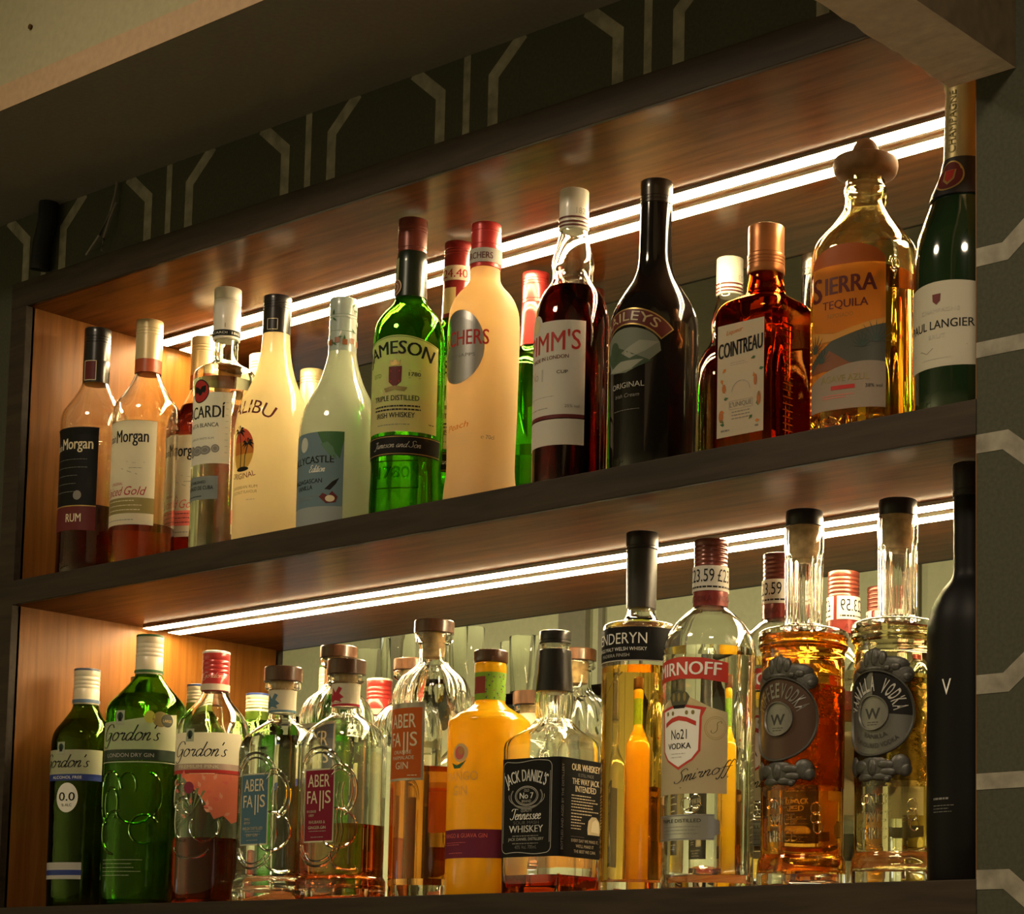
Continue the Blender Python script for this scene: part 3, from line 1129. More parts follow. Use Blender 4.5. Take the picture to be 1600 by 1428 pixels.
def green_whiskey(lab, pos, rot, capm, price):
    B = Bottle('whiskey_bottle', lab, 'bottle', pos, True, WH, rot=rot, group=ROWU)
    B.hollow(GREEN, 2.6, 9)
    B.liquid(GREEN_IN, 120)
    B.part('cap', grooves(284, 319.7, 14.9, (288, 305, 308, 311), .4), capm)
    B.part('capsule', [(236, 15.8), (236.4, 16.4), (260, 15.4), (284, 14.8), (284.5, 14.4)], paint('dark_green_capsule', (.012, .020, .010), .3, .2, .4) if not price else capm)
    A = B.label(262, [(236, 16.4), (260, 15.4), (284, 14.9)])
    if price:
        A.rect(-20, 276, 20, 292, CREAM, 5)
        A.text('£24.40', 0, 279, 9, RED, 34, bold=.02, l=7)
        A.rect(-9, 240, 5, 268, YELLOW, 4)
    else:
        A.rect(-22, 240, -9, 277, paper('olive_neck_paper', (.36, .36, .20), .2), 3)
        A.stroke([(-20, 244), (-20, 274)], .5, GREENI, 5)
        A.rect(-17, 250, -14, 270, GREENI, 5)
        A.ell(-12, 246, 8.5, 9, paint('brown_seal', (.20, .09, .055), .5), 6)
        A.ring(-12, 246, 7.6, 8, .7, C_INK, 7)
        A.ring(-12, 246, 4.0, 4.2, .6, C_INK, 7)
    A.done('neck_label')
    A = B.label(140)
    top = [(47 - 94 * k / 30, 178 + 10.5 * cos((47 - 94 * k / 30) / 47 * 1.45)) for k in range(31)]
    A.poly([(-47, 89), (47, 89)] + top, YELLOW, 0)
    A.stroke([(46 - 92 * k / 30, 176.6 + 10.5 * cos((46 - 92 * k / 30) / 47 * 1.45)) for k in range(31)], .5, GREENI, 2)
    A.text('JAMESON', 0, 169, 13.5, K, 76, arc=95, bold=.045)
    A.poly([(-7, 156), (7, 156), (6.6, 140), (0, 134), (-6.6, 140)], MAROON, 2)
    A.stroke([(-5, 152), (5, 140)], .8, RED, 3)
    A.stroke([(5, 152), (-5, 140)], .8, RED, 3)
    A.poly([(-5, 157), (-6, 163), (-2.5, 160), (0, 164), (2.5, 160), (6, 163), (5, 157)], GOLD, 2)
    A.poly([(-12, 134), (-10, 130), (0, 132), (10, 130), (13, 134), (0, 136)], OLIVE, 3)
    A.text('1780', 20, 146, 4, K, 12, bold=.02)
    A.stroke([(14, 152), (26, 152)], .35, OLIVE)
    A.stroke([(14, 144), (26, 144)], .35, OLIVE)
    A.text('ESTD', -22, 146, 4, OLIVE, 11)
    A.text('TRIPLE DISTILLED', 0, 121, 5.2, K, 50, bold=.02)
    A.stroke([(-24, 118.5), (26, 118.5)], .3, OLIVE)
    A.lines(-24, 27, 111, 114.5, 2, K, 1.5, ragged=False, seed=3)
    A.text('IRISH WHISKEY', 0, 103.5, 5.2, K, 42, bold=.02)
    A.lines(-20, 18, 96, 96, 1, GREY, .7)
    A.lines(36, 43, 97.5, 97.5, 1, OLIVE, 1.2)
    A.done()
    A = B.label(75)
    A.rect(-54, 65, 54, 85.5, KP, 0)
    A.rect(-54, 83.6, 54, 84.2, GOLD, 2)
    A.rect(-54, 66.4, 54, 67.0, GOLD, 2)
    A.script('Jameson and Son', 2, 73, 3.2, LGREY, .6, width=52)
    A.done('lower_label')
    relief(B, 'embossing', 45, GREEN, [([(-26, 61), (-26, 33), (26, 33), (26, 61), (-26, 61)], .7)], [('1780', 0, 42, 12, 34)], .7)
    A = B.label(120)                                             # paper on the far side, read only in the mirror
    A.rect(100, 35, 126, 118, YELLOW, 0)
    A.lines(102, 124, 40, 112, 12, K, 1.4, seed=11)
    A.done('back_label')
    return B


green_whiskey('green whiskey bottle with yellow label and brown-red cap beside the pale liqueur bottle', (.5830, .064), 25, CAPB, False)
green_whiskey('whiskey bottle with price-stickered red capsule, hidden behind the frosted schnapps bottle', (.571, .142), 20, paint('dark_red_capsule', (.26, .02, .018), .3, .3, .4), True)

# peach schnapps, frosted
B = Bottle('schnapps_bottle', 'frosted cream schnapps bottle with red cap and silver disc', 'bottle', (.675, .078), True,
           [(0, 34.5), (2, 36.8), (14, 36.7), (25.5, 36), (41.7, 34.2), (51.4, 33.8), (103.5, 35), (188.6, 35.8), (205, 35), (218.3, 31), (226.9, 25.6), (233.5, 19.6), (241.4, 15.4), (254, 14.6), (290, 14)], group=ROWU)
B.solid(milk('frosted_peach_glass', (.80, .62, .36), .62, .5, 0))
B.part('cap', grooves(272, 299, 15, (276, 290), .4), CAPR)
B.part('neck_band', [(252.5, 14.9), (252.8, 15.5), (272.4, 15.5), (272.8, 15)], CAPR)
A = B.label(262, 15.4)
A.rect(-46, 256.5, 46, 271, paper('grey_neck_paper', (.50, .48, .44), .1), 5)
A.text('ARCHERS', 4, 260, 6.5, MAROON, 30, bold=.02, l=7)
A.done('neck_label')
A = B.label(165)
A.ell(0, 165, 29, 37.5, SILVER, 1, 60)
A.text('ARCHERS', 0, 166, 15, RED, 66, bold=.02)
A.text('SCHNAPPS', 2, 154, 3.4, GREY, 36)
A.rect(-26, 140, -22, 152, paint('peach_ink', (.60, .26, .08), .5), 2)
A.done('printed_disc')
A = B.label(80)
A.text('Peach', 0, 82, 6, ORANGEI, 26, shear=.3, rise=.12)
A.lines(-24, 24, 66, 76, 4, C_INK, .6, seed=7)
A.text('℮ 70cl', 33, 71, 4.0, GREY, 13)
A.done('printed_text')

# fruit cup liqueur
B = Bottle('liqueur_bottle', 'dark red liqueur bottle with bulbous clear neck and white cap', 'bottle', (.793, .079), True,
           [(0, 33.5), (2, 35.8), (60, 36), (167.3, 36.2), (180, 35.3), (192.7, 32.6), (204.2, 27.6), (210.6, 23), (217, 19.8), (224.6, 19.2), (232.3, 20.5), (243.8, 18.4), (256.7, 15.3), (265.6, 13.2), (300, 13)], rot=4, group=ROWU)
B.hollow(CLEAR, 2.4, 8)
B.liquid(glass('dark_red_liqueur', (.22, .012, .016), 1.36), 208)
B.part('cap', grooves(267, 307.5, 14.2, (), .4), CAPW)
A = B.label(275, 14.2)
for z in (269, 272.5, 277):
    A.rect(-44, z, 44, z + 1.5, MAROON, 4)
A.text('1823', 18, 281, 6, LGREY, 13, l=4)
A.done('neck_label')
A = B.label(120)
A.poly([(-38, 76), (38, 76), (38, 168), (-8, 168)] + [(-18 + 11 * cos(radians(a)), 166 + 11 * sin(radians(a))) for a in range(10, 180, 17)] + [(-38, 166)], WHITE, 0)
A.ell(-18, 166, 7, 8, paint('cream_seal', (.62, .55, .32), .5), 1)
A.text("PIMM'S", 2, 138, 19, RED, 62, bold=.012, rise=.06)
A.text('MADE IN LONDON', 0, 130, 3.6, MAROON, 44, bold=.02, rise=.05)
A.text('No', -18, 112, 9, LGREY, 12)
A.text('1', -6, 110, 12, LGREY)
A.text('CUP', 16, 116, 3.2, K, 11)
A.lines(-26, 10, 94, 94, 1, LGREY, .6)
A.lines(-28, 4, 83, 83, 1, GREY, .6, seed=3)
A.text('25% vol', 26, 83, 2.8, GREY, 14)
A.rect(-38, 73, 38, 76.4, MAROON, 1)
A.done()
A = B.label(60)
A.rect(-38, 47, 38, 72, WHITE, 0)
A.done('lower_label')

# Irish cream, near black
B = Bottle('irish_cream_bottle', 'black Irish cream bottle with maroon arched banner on its shoulder', 'bottle', (.902, .074), True,
           [(0, 36.5), (2, 39), (72.5, 40.5), (132, 41.3), (143, 41.4), (156.8, 40), (169.7, 35.2), (182.7, 27.6), (195.6, 19.9), (208.6, 16.2), (219.7, 15.4), (265.5, 14.5), (280, 14)], rot=2, group=ROWU)
B.solid(paint('black_brown_glass', (.008, .006, .005), .09, coat=.15))
B.part('cap', grooves(266.6, 289.8, 15.1, (270, 273), .4), paint('dark_gold_black_cap', (.030, .022, .014), .25, .3, .6))
A = B.label(118)
def band(a0, a1, cu, cv, r0, r1):
    n = 24
    return [(cu + r1 * cos(radians(a0 + (a1 - a0) * k / n)), cv + r1 * sin(radians(a0 + (a1 - a0) * k / n))) for k in range(n + 1)] + [(cu + r0 * cos(radians(a1 + (a0 - a1) * k / n)), cv + r0 * sin(radians(a1 + (a0 - a1) * k / n))) for k in range(n + 1)]
A.poly(band(40, 140, 0, 98, 44, 60), GOLD, 0)
A.poly(band(41, 139, 0, 98, 45.3, 58.7), paint('deep_maroon', (.11, .022, .02), .45), 1)
A.text('BAILEYS', 0, 146, 9, paint('pale_gold_ink', (.50, .40, .22), .4), 62, arc=48, bold=.015)
SCENE = [paint('field_grey_green', (.17, .19, .15), .5), paint('field_dark_green', (.05, .08, .045), .5), paint('pale_field', (.28, .29, .24), .5)]
A.poly([(-34, 118)] + [(34 * cos(radians(a)), 118 + 21 * sin(radians(a))) for a in range(170, 5, -11)] + [(34, 116), (20, 104), (0, 97), (-20, 99)], SCENE[0], 1)
A.poly([(-34, 117), (-10, 122), (12, 112), (26, 106), (8, 100), (-18, 103)], SCENE[1], 2)
A.poly([(-6, 116), (14, 126), (32, 124), (20, 116), (4, 110)], SCENE[2], 2)
A.ell(-16, 120, 7, 8, SCENE[1], 3)
A.poly([(-26, 101), (-6, 108), (18, 108), (6, 100), (-8, 98)], SCENE[2], 3)
A.text('ORIGINAL', 0, 83, 5, LGREY, 38)
A.text('Irish Cream', 0, 74, 3.6, GREY, 28, shear=.2)
A.lines(-16, 16, 62, 62, 1, GREY, .5)
A.done()

# orange liqueur, square amber bottle
B = Bottle('orange_liqueur_bottle', 'square amber orange-liqueur bottle with copper cap and cream label', 'bottle', (1.029, .078), True,
           [(0, 32.5, 9), (2, 34.2, 9), (70, 34.4, 9), (134, 34.4, 9), (140, 33.6, 8), (146.6, 30.5, 6), (151, 25, 4), (155, 19.4, 2.5), (158.5, 17.6, 2), (163, 17.2, 2), (170, 15.6, 2), (176, 15.2, 2), (205, 14.6, 2)], group=ROWU)
B.hollow(glass('amber_glass', (.80, .36, .09)), 2.6, 7)
B.liquid(glass('clear_spirit', (.985, .99, .975), 1.36), 143)
COPPER = paint('copper_cap', (.52, .20, .07), .34, .6, bmp=(700, .2, .0003))
B.part('cap', grooves(193, 219.6, 16.4, (), .4), COPPER)
B.part('capsule', [(175.5, 16.3)] + grooves(176, 193.4, 17, (183, 186, 189), .5)[1:], COPPER)
A = B.label(80)
A.rect(-27, 22, 25, 124, CREAM, 0)
A.text('Liqueur', -8, 115, 4, ORANGEI, 18, shear=.3, rise=.1)
A.text('COINTREAU', -1, 95, 13.5, K, 49, bold=.04, rise=.06)
A.lines(-12, 14, 86, 88, 2, LGREY, .4, seed=2)
rnd = random.Random(5)
for (u, v) in ((-17, 84), (-22, 75), (-18, 67), (-19, 56), (-23, 46), (-23, 38), (-18, 33), (16, 90), (20, 78), (15, 71), (20, 58), (18, 50), (13, 38), (16, 32)):
    a = rnd.uniform(0, 6.28)
    A.poly([(u, v), (u + 2 * cos(a) - 1.6 * sin(a), v + 2 * sin(a) + 1.6 * cos(a)), (u + 5.4 * cos(a), v + 5.4 * sin(a)), (u + 2 * cos(a) + 1.6 * sin(a), v + 2 * sin(a) - 1.6 * cos(a))], GREENI if rnd.random() < .6 else ORANGEI, 2)
for (u, v, a, b) in ((-19, 66, 2, 4), (-22, 41, 2.6, 5.5), (16, 69, 1.8, 5), (20, 52, 2.2, 6)):
    A.ell(u, v, a, b, paint('soft_orange_ink', (.50, .16, .05), .5), 2)
A.ring(0, 62, 10, 9, .5, LGREY, 2, 24, 0, 180)
A.text("L'UNIQUE", 0, 48, 4.2, GREY, 24)
A.outline(-13, 46, 13, 53.5, .4, LGREY, 2)
A.lines(-10, 12, 37, 43, 3, GREY, .7, seed=3)
A.lines(-22, -12, 27, 27, 1, GREY, 1.5)
A.lines(16, 21, 27, 27, 1, GREY, 1.5)
A.done()
relief(B, 'embossing', 80, MATS['amber_glass'], [([(46, z), (60, z + .1)], .7) for z in range(25, 122, 6)], [], .4)

# gold tequila with a hat stopper
B = Bottle('tequila_bottle', 'golden tequila bottle with sombrero-shaped stopper and desert label', 'bottle', (1.137, .078), True,
           [(0, 42, 2.6), (2, 44.2, 2.6), (60, 44.4, 2.6), (154, 44.7, 2.5), (168, 44.3, 2.4), (177, 42.4, 2.3), (183, 39.2, 2.2), (194.4, 30.4, 2), (202, 24.6, 2), (208, 20.6, 2), (213, 18.4, 2), (220.3, 17.6, 2), (226, 18.7, 2), (229.5, 18.7, 2), (233, 17.2, 2), (243, 17.0, 2)], rot=12, group=ROWU)
B.hollow(glass('golden_glass', (.99, .96, .80)), 3, 12)
B.liquid(glass('gold_tequila', (.97, .76, .30), 1.36), 149)
HAT = paint('straw_brown_hat', (.20, .105, .045), .6, bmp=(90, .2), vary=.2)
h = B.part('stopper', [(236, 11), (238, 13.2), (240, 18), (242, 24), (246, 27.6), (252, 28.6), (256.5, 27.4), (257.4, 25.8), (254, 22), (252.5, 17), (254, 14.6), (259, 13.2), (265, 12), (270, 10), (274, 7), (276, 3.5), (276.6, 1)], HAT)
h['label'] = 'brown sombrero stopper'
A = B.label(110)
SUN = paper('sunset_orange_paper', (.74, .29, .045), .5)
top = [(36 - 72 * k / 30, 150 + 18 * math.sqrt(max(0, 1 - ((36 - 72 * k / 30) / 37) ** 2))) for k in range(31)]
A.poly([(-36, 24), (36, 24), (36, 150)] + top + [(-36, 150)], SUN, 0)
A.poly([(-36, 150), (36, 150)] + top, paint('sunset_deep_orange', (.46, .11, .025), .5), 1)
A.poly([(-36, 95), (-10, 90), (14, 96), (36, 102), (36, 84), (-36, 84)], paint('golden_dune', (.60, .27, .05), .5), 1)
A.poly([(-12, 84), (36, 97), (36, 60), (-36, 60), (-36, 68)], paint('grey_agave_hill', (.07, .07, .055), .5), 2)
A.poly([(-30, 64), (-14, 76), (4, 64), (20, 60), (-36, 58)], paint('brown_soil', (.20, .07, .03), .5), 3)
for (cu, cv, q) in ((28, 80, 1.2), (-30, 76, 1.0), (16, 76, .8), (-22, 66, .8)):
    for ang in range(10, 180, 20):
        A.poly([(cu - 1.2, cv), (cu + q * 15 * cos(radians(ang)), cv + q * 17 * sin(radians(ang))), (cu + 1.2, cv)], paint('agave_leaf', (.045, .065, .05), .5), 4)
for ch, u, hh in (('S', -28, 21), ('IERRA', 5, 15)):
    A.text(ch, u, 125 if ch != 'S' else 120, hh, MAROON, 11 if ch == 'S' else 46, bold=.055, rise=.02)
A.text('TEQUILA', 0, 112, 7, MAROON, 42, bold=.03)
A.text('REPOSADO', -4, 104, 3.5, paint('faint_gold', (.42, .22, .05), .5), 24)
A.poly([(-36, 24), (36, 24)] + [(36 - 72 * k / 20, 58 + 6 * (1 - ((36 - 72 * k / 20) / 36 - .6) ** 2)) for k in range(21)], paper('pinkish_grey_paper', (.36, .29, .22), .3), 5)
A.text('AGAVE AZUL', 0, 48, 5.4, OLIVE, 44, bold=.02, l=7)
A.rect(-12, 41, 10, 44.5, RED, 7)
A.text('38% vol', 26, 41, 3, K, 14, l=7)
A.lines(-20, 10, 34, 36, 2, PINKI, .6, l=7)
A.done()
relief(B, 'raised_crest', 150, MATS['golden_glass'], [(circ(44, 150, 5, 7), .8), (circ(44, 150, 2.6, 4), .8)])
relief(B, 'embossing', 15, MATS['golden_glass'], [], [('MEXICO', -1, 8, 11, 74)], 1.0)

# champagne
B = Bottle('champagne_bottle', 'dark green champagne bottle with gold foil neck beside the pillar', 'bottle', (1.2455, .066), True,
           [(0, 38, 2), (3, 41.6, 2), (60, 42.3, 2), (129.7, 42.4, 2), (150, 40.4, 2), (165, 36.4, 2), (180, 31.0, 2), (197, 25, 2), (212.4, 19.4, 2), (229, 16.6, 2), (260, 15.6, 2), (300, 14.4, 2)], group=ROWU)
B.solid(paint('dark_green_bottle_glass', (.006, .020, .006), .08, coat=1))
FOIL = paint('antique_gold_foil', (.34, .27, .12), .42, .6, bmp=(120, .35, .001))
B.part('foil', [(224, 16.9), (224.5, 17.6), (250, 16.8), (285, 16.0), (290, 16.8), (300, 17.0), (305, 15.2), (308, 10)], FOIL)
B.part('neck_band', [(189, 29.0), (189.5, 29.6), (205, 23.6), (214, 20.2), (224.6, 18.0), (225, 17.4)], paint('black_neck_band', (.012, .010, .010), .4))
A = B.label(207, [(189, 29.6), (205, 23.6), (214, 20.2), (224.6, 18)])
A.ell(0, 207, 13, 14, GOLD, 4)
A.ell(0, 207, 11.6, 12.6, MAROON, 5)
A.poly([(-6, 213), (6, 213), (5, 203), (0, 198), (-5, 203)], GOLD, 6)
A.poly([(-4.5, 212), (4.5, 212), (3.5, 204), (0, 200.5), (-3.5, 204)], RED, 7)
A.done('neck_label')
A = B.label(260, [(224, 17.4), (250, 16.8), (285, 16.0), (300, 17)])
A.text('CHAMPAGNE', 2, 256, 7, OLIVE, 54, bold=.02, up=True, l=2)
A.done('foil_print')
A = B.label(75)
CHP = paper('champagne_grey_cream', (.52, .48, .37), .1)
A.poly([(-42, 40), (42, 40)] + [(42 - 84 * k / 20, 108 + 3.5 * (1 - ((42 - 84 * k / 20) / 42) ** 2)) for k in range(21)], CHP, 0)
A.poly([(-4, 101), (4, 101), (3.5, 95), (0, 92), (-3.5, 95)], MAROON, 2)
A.text('CHAMPAGNE', 2, 85.5, 3.4, LGREY, 36)
A.text('PAUL LANGIER', 0, 72, 7, K, 64, bold=.02)
A.text('BRUT', 0, 64, 3.4, LGREY, 16)
A.stroke([(-28, 54), (-16, 55.5), (-10, 52.5), (-4, 56), (26, 57)], .4, GREY)
A.lines(-14, 14, 47, 47, 1, LGREY, .5)
A.done()

# ------------------------------------------------------------------ bottles of the lower shelf
GIN_G = glass('gin_green_glass', (.46, .62, .26), bmp=(45, .25, .004, 3))
GIN_IN = glass('clear_spirit', (.985, .99, .975), 1.36)
CAP_CR = paint('cream_ribbed_cap', (.66, .58, .42), .35, coat=.3)
PALEG = paper('pale_cream_green_paper', (.72, .72, .50), .5)


def gin(lab, pos, rot, rings, gm, level, liq, captop, z_cap, capm, lay):
    B = Bottle('gin_bottle', lab, 'bottle', pos, False, rings, rot=rot, group=ROWL)
    B.hollow(gm, 2.6, 8)
    if liq:
        B.liquid(liq, level)
    z0, z1, r = z_cap
    B.part('cap', grooves(z0, z1, r, [z0 + (z1 - z0) * q for q in (.45, .55, .66, .78)], .35), capm)
    B.part('cap_top', [(z1 - 2.4, r - 1), (z1 - 2.2, r + .1), (z1 + .2, r + .1), (z1 + .5, r - .8)], captop)
    lay(B)
    return B


def crest(A, u, v, s=1.0):
    A.rect(u - 5 * s, v, u + 5 * s, v + 14 * s, paint('pale_green_grey_ink', (.35, .38, .28), .5), 2)
    A.ell(u, v + 8 * s, 3.4 * s, 4.2 * s, paint('dark_green_crest', (.03, .06, .04), .5), 3)
    A.poly([(u - 2 * s, v + 3 * s), (u + 2 * s, v + 3 * s), (u, v + 13 * s)], K, 4)


def lay_zero(B):
    A = B.label(165)
    A.rect(-43, 153, 43, 181, PALEG, 0)
    crest(A, -8, 176)
    A.script("Gordon's", -5, 161, 7.4, K, 1.4, .3, 3, width=62)
    A.done()
    A = B.label(150)
    A.rect(-43, 145.5, 43, 153, BLUE, 0)
    A.text('ALCOHOL FREE', 0, 147.6, 3.2, W_INK, 38)
    A.done('blue_band')
    A = B.label(125)
    A.ell(2, 126, 13.5, 17, W_INK, 1)
    A.text('0.0', 2, 122.5, 9.5, K, 20, bold=.02, l=3)
    A.text('% ALC', 2, 116, 3, K, 13, l=3)
    A.done('round_label')
    A = B.label(45)
    A.rect(-30, 33, 22, 52, paper('grey_white_paper', (.50, .48, .46), .1), 0)
    A.rect(-30, 37.5, 22, 43.5, BLUE, 1)
    for v in (46, 48, 50):
        A.rect(-30, v, 22, v + .5, LGREY, 1)
    A.done('lower_label')
    A = B.label(240, 14.8)
    A.rect(-42, 238, 42, 242, paint('cap_blue_band', (.10, .16, .26), .4), 5)
    A.done('cap_print')


def lay_green(B):
    A = B.label(190)
    A.poly([(-56, 172), (56, 172), (56, 213), (-8, 204), (-56, 202)], PALEG, 0)
    crest(A, -12, 200, 1.1)
    A.script("Gordon's", -2, 182, 8.8, K, 1.5, .3, 3, width=70)
    A.ell(34, 206, 9, 8.6, OLIVE, 1)
    A.ell(42, 205, 7.5, 7.4, paint('dark_medal', (.03, .035, .02), .4), 2)
    A.text('LARGE', 42, 203, 3, GOLD, 11, l=4)
    A.ell(22, 208, 6, 7, paint('lemon_ink', (.42, .42, .06), .5), 1)
    A.done()
    A = B.label(166)
    A.rect(-56, 160, 56, 172, paint('dark_green_paper', (.012, .030, .014), .4), 0)
    A.text('LONDON DRY GIN', 0, 163.5, 4.2, LGREY, 56)
    A.rect(-56, 157.6, 56, 158.6, LGREY, 0)
    A.done('green_band')
    A = B.label(50)
    A.lines(-30, 24, 33, 50, 5, LGREY, .45, seed=3, l=0)
    A.done('printed_text')
    A = B.label(262, 15.2)
    A.rect(-46, 262, 46, 265, GREENI, 5)
    A.done('cap_print')
    relief(B, 'embossing', 100, MATS['bright_green_glass'], [(circ(-22, 118, 16, 30, 20, 250), 1.5), (circ(-20, 112, 9, 18, -60, 240), 1.3), (circ(8, 104, 20, 14, 180, 350), 1.4), (circ(-12, 80, 22, 24, 80, 260), 1.5), (circ(24, 122, 14, 24, -90, 90), 1.4), (circ(20, 84, 16, 16, 30, 300), 1.3), (circ(0, 132, 10, 14, -30, 200), 1.2)], [], .4)


def lay_pink(B):
    A = B.label(170)
    A.rect(-52, 149, 52, 186, CREAM, 0)
    crest(A, -10, 176)
    A.script("Gordon's", 0, 160, 8, K, 1.35, .3, 3, width=62)
    A.rect(-52, 145.5, 52, 152, paint('pale_rose_grey', (.42, .30, .24), .4, .3), 1)
    A.text('PREMIUM PINK', 0, 147, 3.8, C_INK, 48)
    A.done()
    A = B.label(142)
    A.rect(-52, 141.5, 52, 145.5, RED, 0)
    A.done('red_band')
    A = B.label(115)
    PK = paper('translucent_pink', (.74, .20, .12), .6)
    A.poly([(-20, 141), (52, 141), (52, 92), (40, 88), (30, 96), (20, 92), (10, 110), (0, 122), (-12, 132)], PK, 0)
    rnd = random.Random(3)
    for k in range(22):
        u, v, a = rnd.uniform(-34, 40), rnd.uniform(92, 138), rnd.uniform(0, 3)
        A.poly([(u, v), (u + 3 * cos(a) - 2 * sin(a), v + 3 * sin(a) + 2 * cos(a)), (u + 8 * cos(a), v + 8 * sin(a)), (u + 3 * cos(a) + 2 * sin(a), v + 3 * sin(a) - 2 * cos(a))], PINKI if k % 2 else paint('salmon_ink', (.72, .32, .22), .5), 2)
    A.ell(-9, 126, 6, 6.5, paint('raspberry_ink', (.25, .03, .06), .5), 4)
    for k in range(10):
        a = radians(60 + k * 18)
        A.poly([(-4, 100), (-4 + 26 * cos(a) - 1.5, 100 + 26 * sin(a)), (-4 + 26 * cos(a) + 1.5, 100 + 26 * sin(a))], paint('sage_ink', (.16, .20, .10), .5), 3)
    A.done('flower_print')
    A = B.label(258, 15.0)
    A.script("Gordon's", 4, 249, 3, C_INK, .5, .3, 5, width=26)
    A.rect(-46, 235.5, 46, 242.5, CREAM, 5)
    A.done('cap_print')
    relief(B, 'embossing', 80, CLEAR, [(circ(-16, 92, 12, 24, 40, 290), 1.4), (circ(10, 84, 16, 16, 150, 400), 1.4), (circ(-6, 62, 22, 12, 180, 350), 1.3), (circ(-22, 116, 10, 16, 60, 270), 1.3), (circ(-4, 108, 12, 12, 0, 250), 1.2)], [], .4)


R0 = [(0, 30, 2.6), (1.8, 32, 2.6), (95, 33.2, 2.6), (189.8, 34.4, 2.5), (201, 33.2, 2.4), (208.5, 30.4, 2.2), (216, 25.6, 2), (223.5, 20.5, 2), (231, 15.9, 2), (236, 14.6, 2), (270, 13.4, 2)]
gin('slim green gin bottle with white oval 0.0 disc and two blue bands', (.0465, .073), 22, R0, GIN_G, 218, GIN_IN, paint('blue_grey_cap_top', (.10, .12, .18), .3), (236, 278, 14.8), CAP_CR, lay_zero)
R1 = [(0, 39, 2.6), (2, 41.2, 2.6), (100, 41.8, 2.6), (207, 42.6, 2.5), (220, 42.0, 2.4), (228.2, 39.6, 2.2), (235.5, 33.9, 2), (243.5, 26.6, 2), (250.7, 20.4, 2), (256.6, 16.4, 2), (260, 15, 2), (296, 13.8, 2)]
gin('large bright green gin bottle with cream label and white cap, biggest of the green gins', (.171, .0665), 28, R1, glass('bright_green_glass', (.47, .75, .25), bmp=(40, .2, .004, 3)), 236, GIN_IN, GREENI, (260, 305, 15.2), CAP_CR, lay_green)
R2 = [(0, 34.8, 2.5), (2, 36.8, 2.5), (100, 37.4, 2.5), (176.8, 38.2, 2.4), (194.5, 37.6, 2.3), (201.6, 35.6, 2.2), (208.7, 31.8, 2), (215.8, 26, 2), (224.3, 19, 2), (230, 15.8, 2), (234, 14.4, 2), (270, 13.4, 2)]
gin('pink gin bottle with ribbed red cap, cream label and coral flower print', (.272, .080), 27, R2, CLEAR, 72.5, glass('pink_gin', (.72, .20, .13), 1.36), CAPW, (234.5, 279, 15), CAPR, lay_pink)


def lay_plain(B):
    A = B.label(165)
    A.rect(-43, 153, 43, 181, PALEG, 0)
    A.rect(-43, 145.5, 43, 153, BLUE, 0)
    A.done()


gin('white-capped gin bottle standing behind the pink gin, only its cap showing', (.1450, .158), 22, R0[:-1] + [(256, 13.3, 2)], GIN_G, 200, None, paint('blue_cap_top', (.03, .05, .20), .3), (229, 262, 14.2), CAP_CR, lay_plain)
B = Bottle('gin_bottle', 'bottle with dark brown stopper, almost wholly hidden behind the largest green gin bottle', 'bottle', (.0545, .146), False,
           [(0, 30), (2, 32), (180, 32), (205, 28), (224, 17), (236, 13), (262, 12.6)], group=ROWL)
B.hollow(CLEAR, 2.6, 8)
B.part('stopper', [(258, 13), (258.5, 14.6), (277, 14.6), (277.6, 13.8)], STOPW)

# the four bottles with flat wooden stoppers
FLASK = [(0, 40.6, 3), (1.2, 42.6, 3), (8.3, 44.2, 3), (20, 44.0, 3), (23.4, 42.6, 3), (25.2, 41.3, 3), (60, 41.4, 3), (155.6, 41.8, 3), (165.5, 41.0, 2.8), (174.2, 37.4, 2.5), (180.9, 31.0, 2.2), (184.9, 25.8, 2), (188.5, 19.9, 2), (191.5, 16.2, 2), (198.2, 15.4, 2), (222, 15.4, 2), (223.4, 16.6, 2), (225.4, 19.8, 2), (230, 20.2, 2), (232.2, 19.2, 2)]
SPIRIT = MATS['clear_spirit']
FOILT = paint('tin_label_edge', (.46, .42, .34), .35, .7)


def logo(A, v, mat, sc=1.0, u=0):
    A.text('ABER', u, v, 13 * sc, mat, 30 * sc, bold=.012, l=3)
    A.text('FA', u - 8.6 * sc, v - 17 * sc, 13 * sc, mat, 14.5 * sc, bold=.012, l=3)
    for k, (d, h) in enumerate(((2.6, 27), (6.8, 24))):
        A.rect(u + (d - .7) * sc, v + (-4 - h * .78) * sc, u + (d + .9) * sc, v - 4 * sc, mat, 3)
    A.text('S', u + 13 * sc, v - 17 * sc, 13 * sc, mat, 7 * sc, bold=.012, l=3)


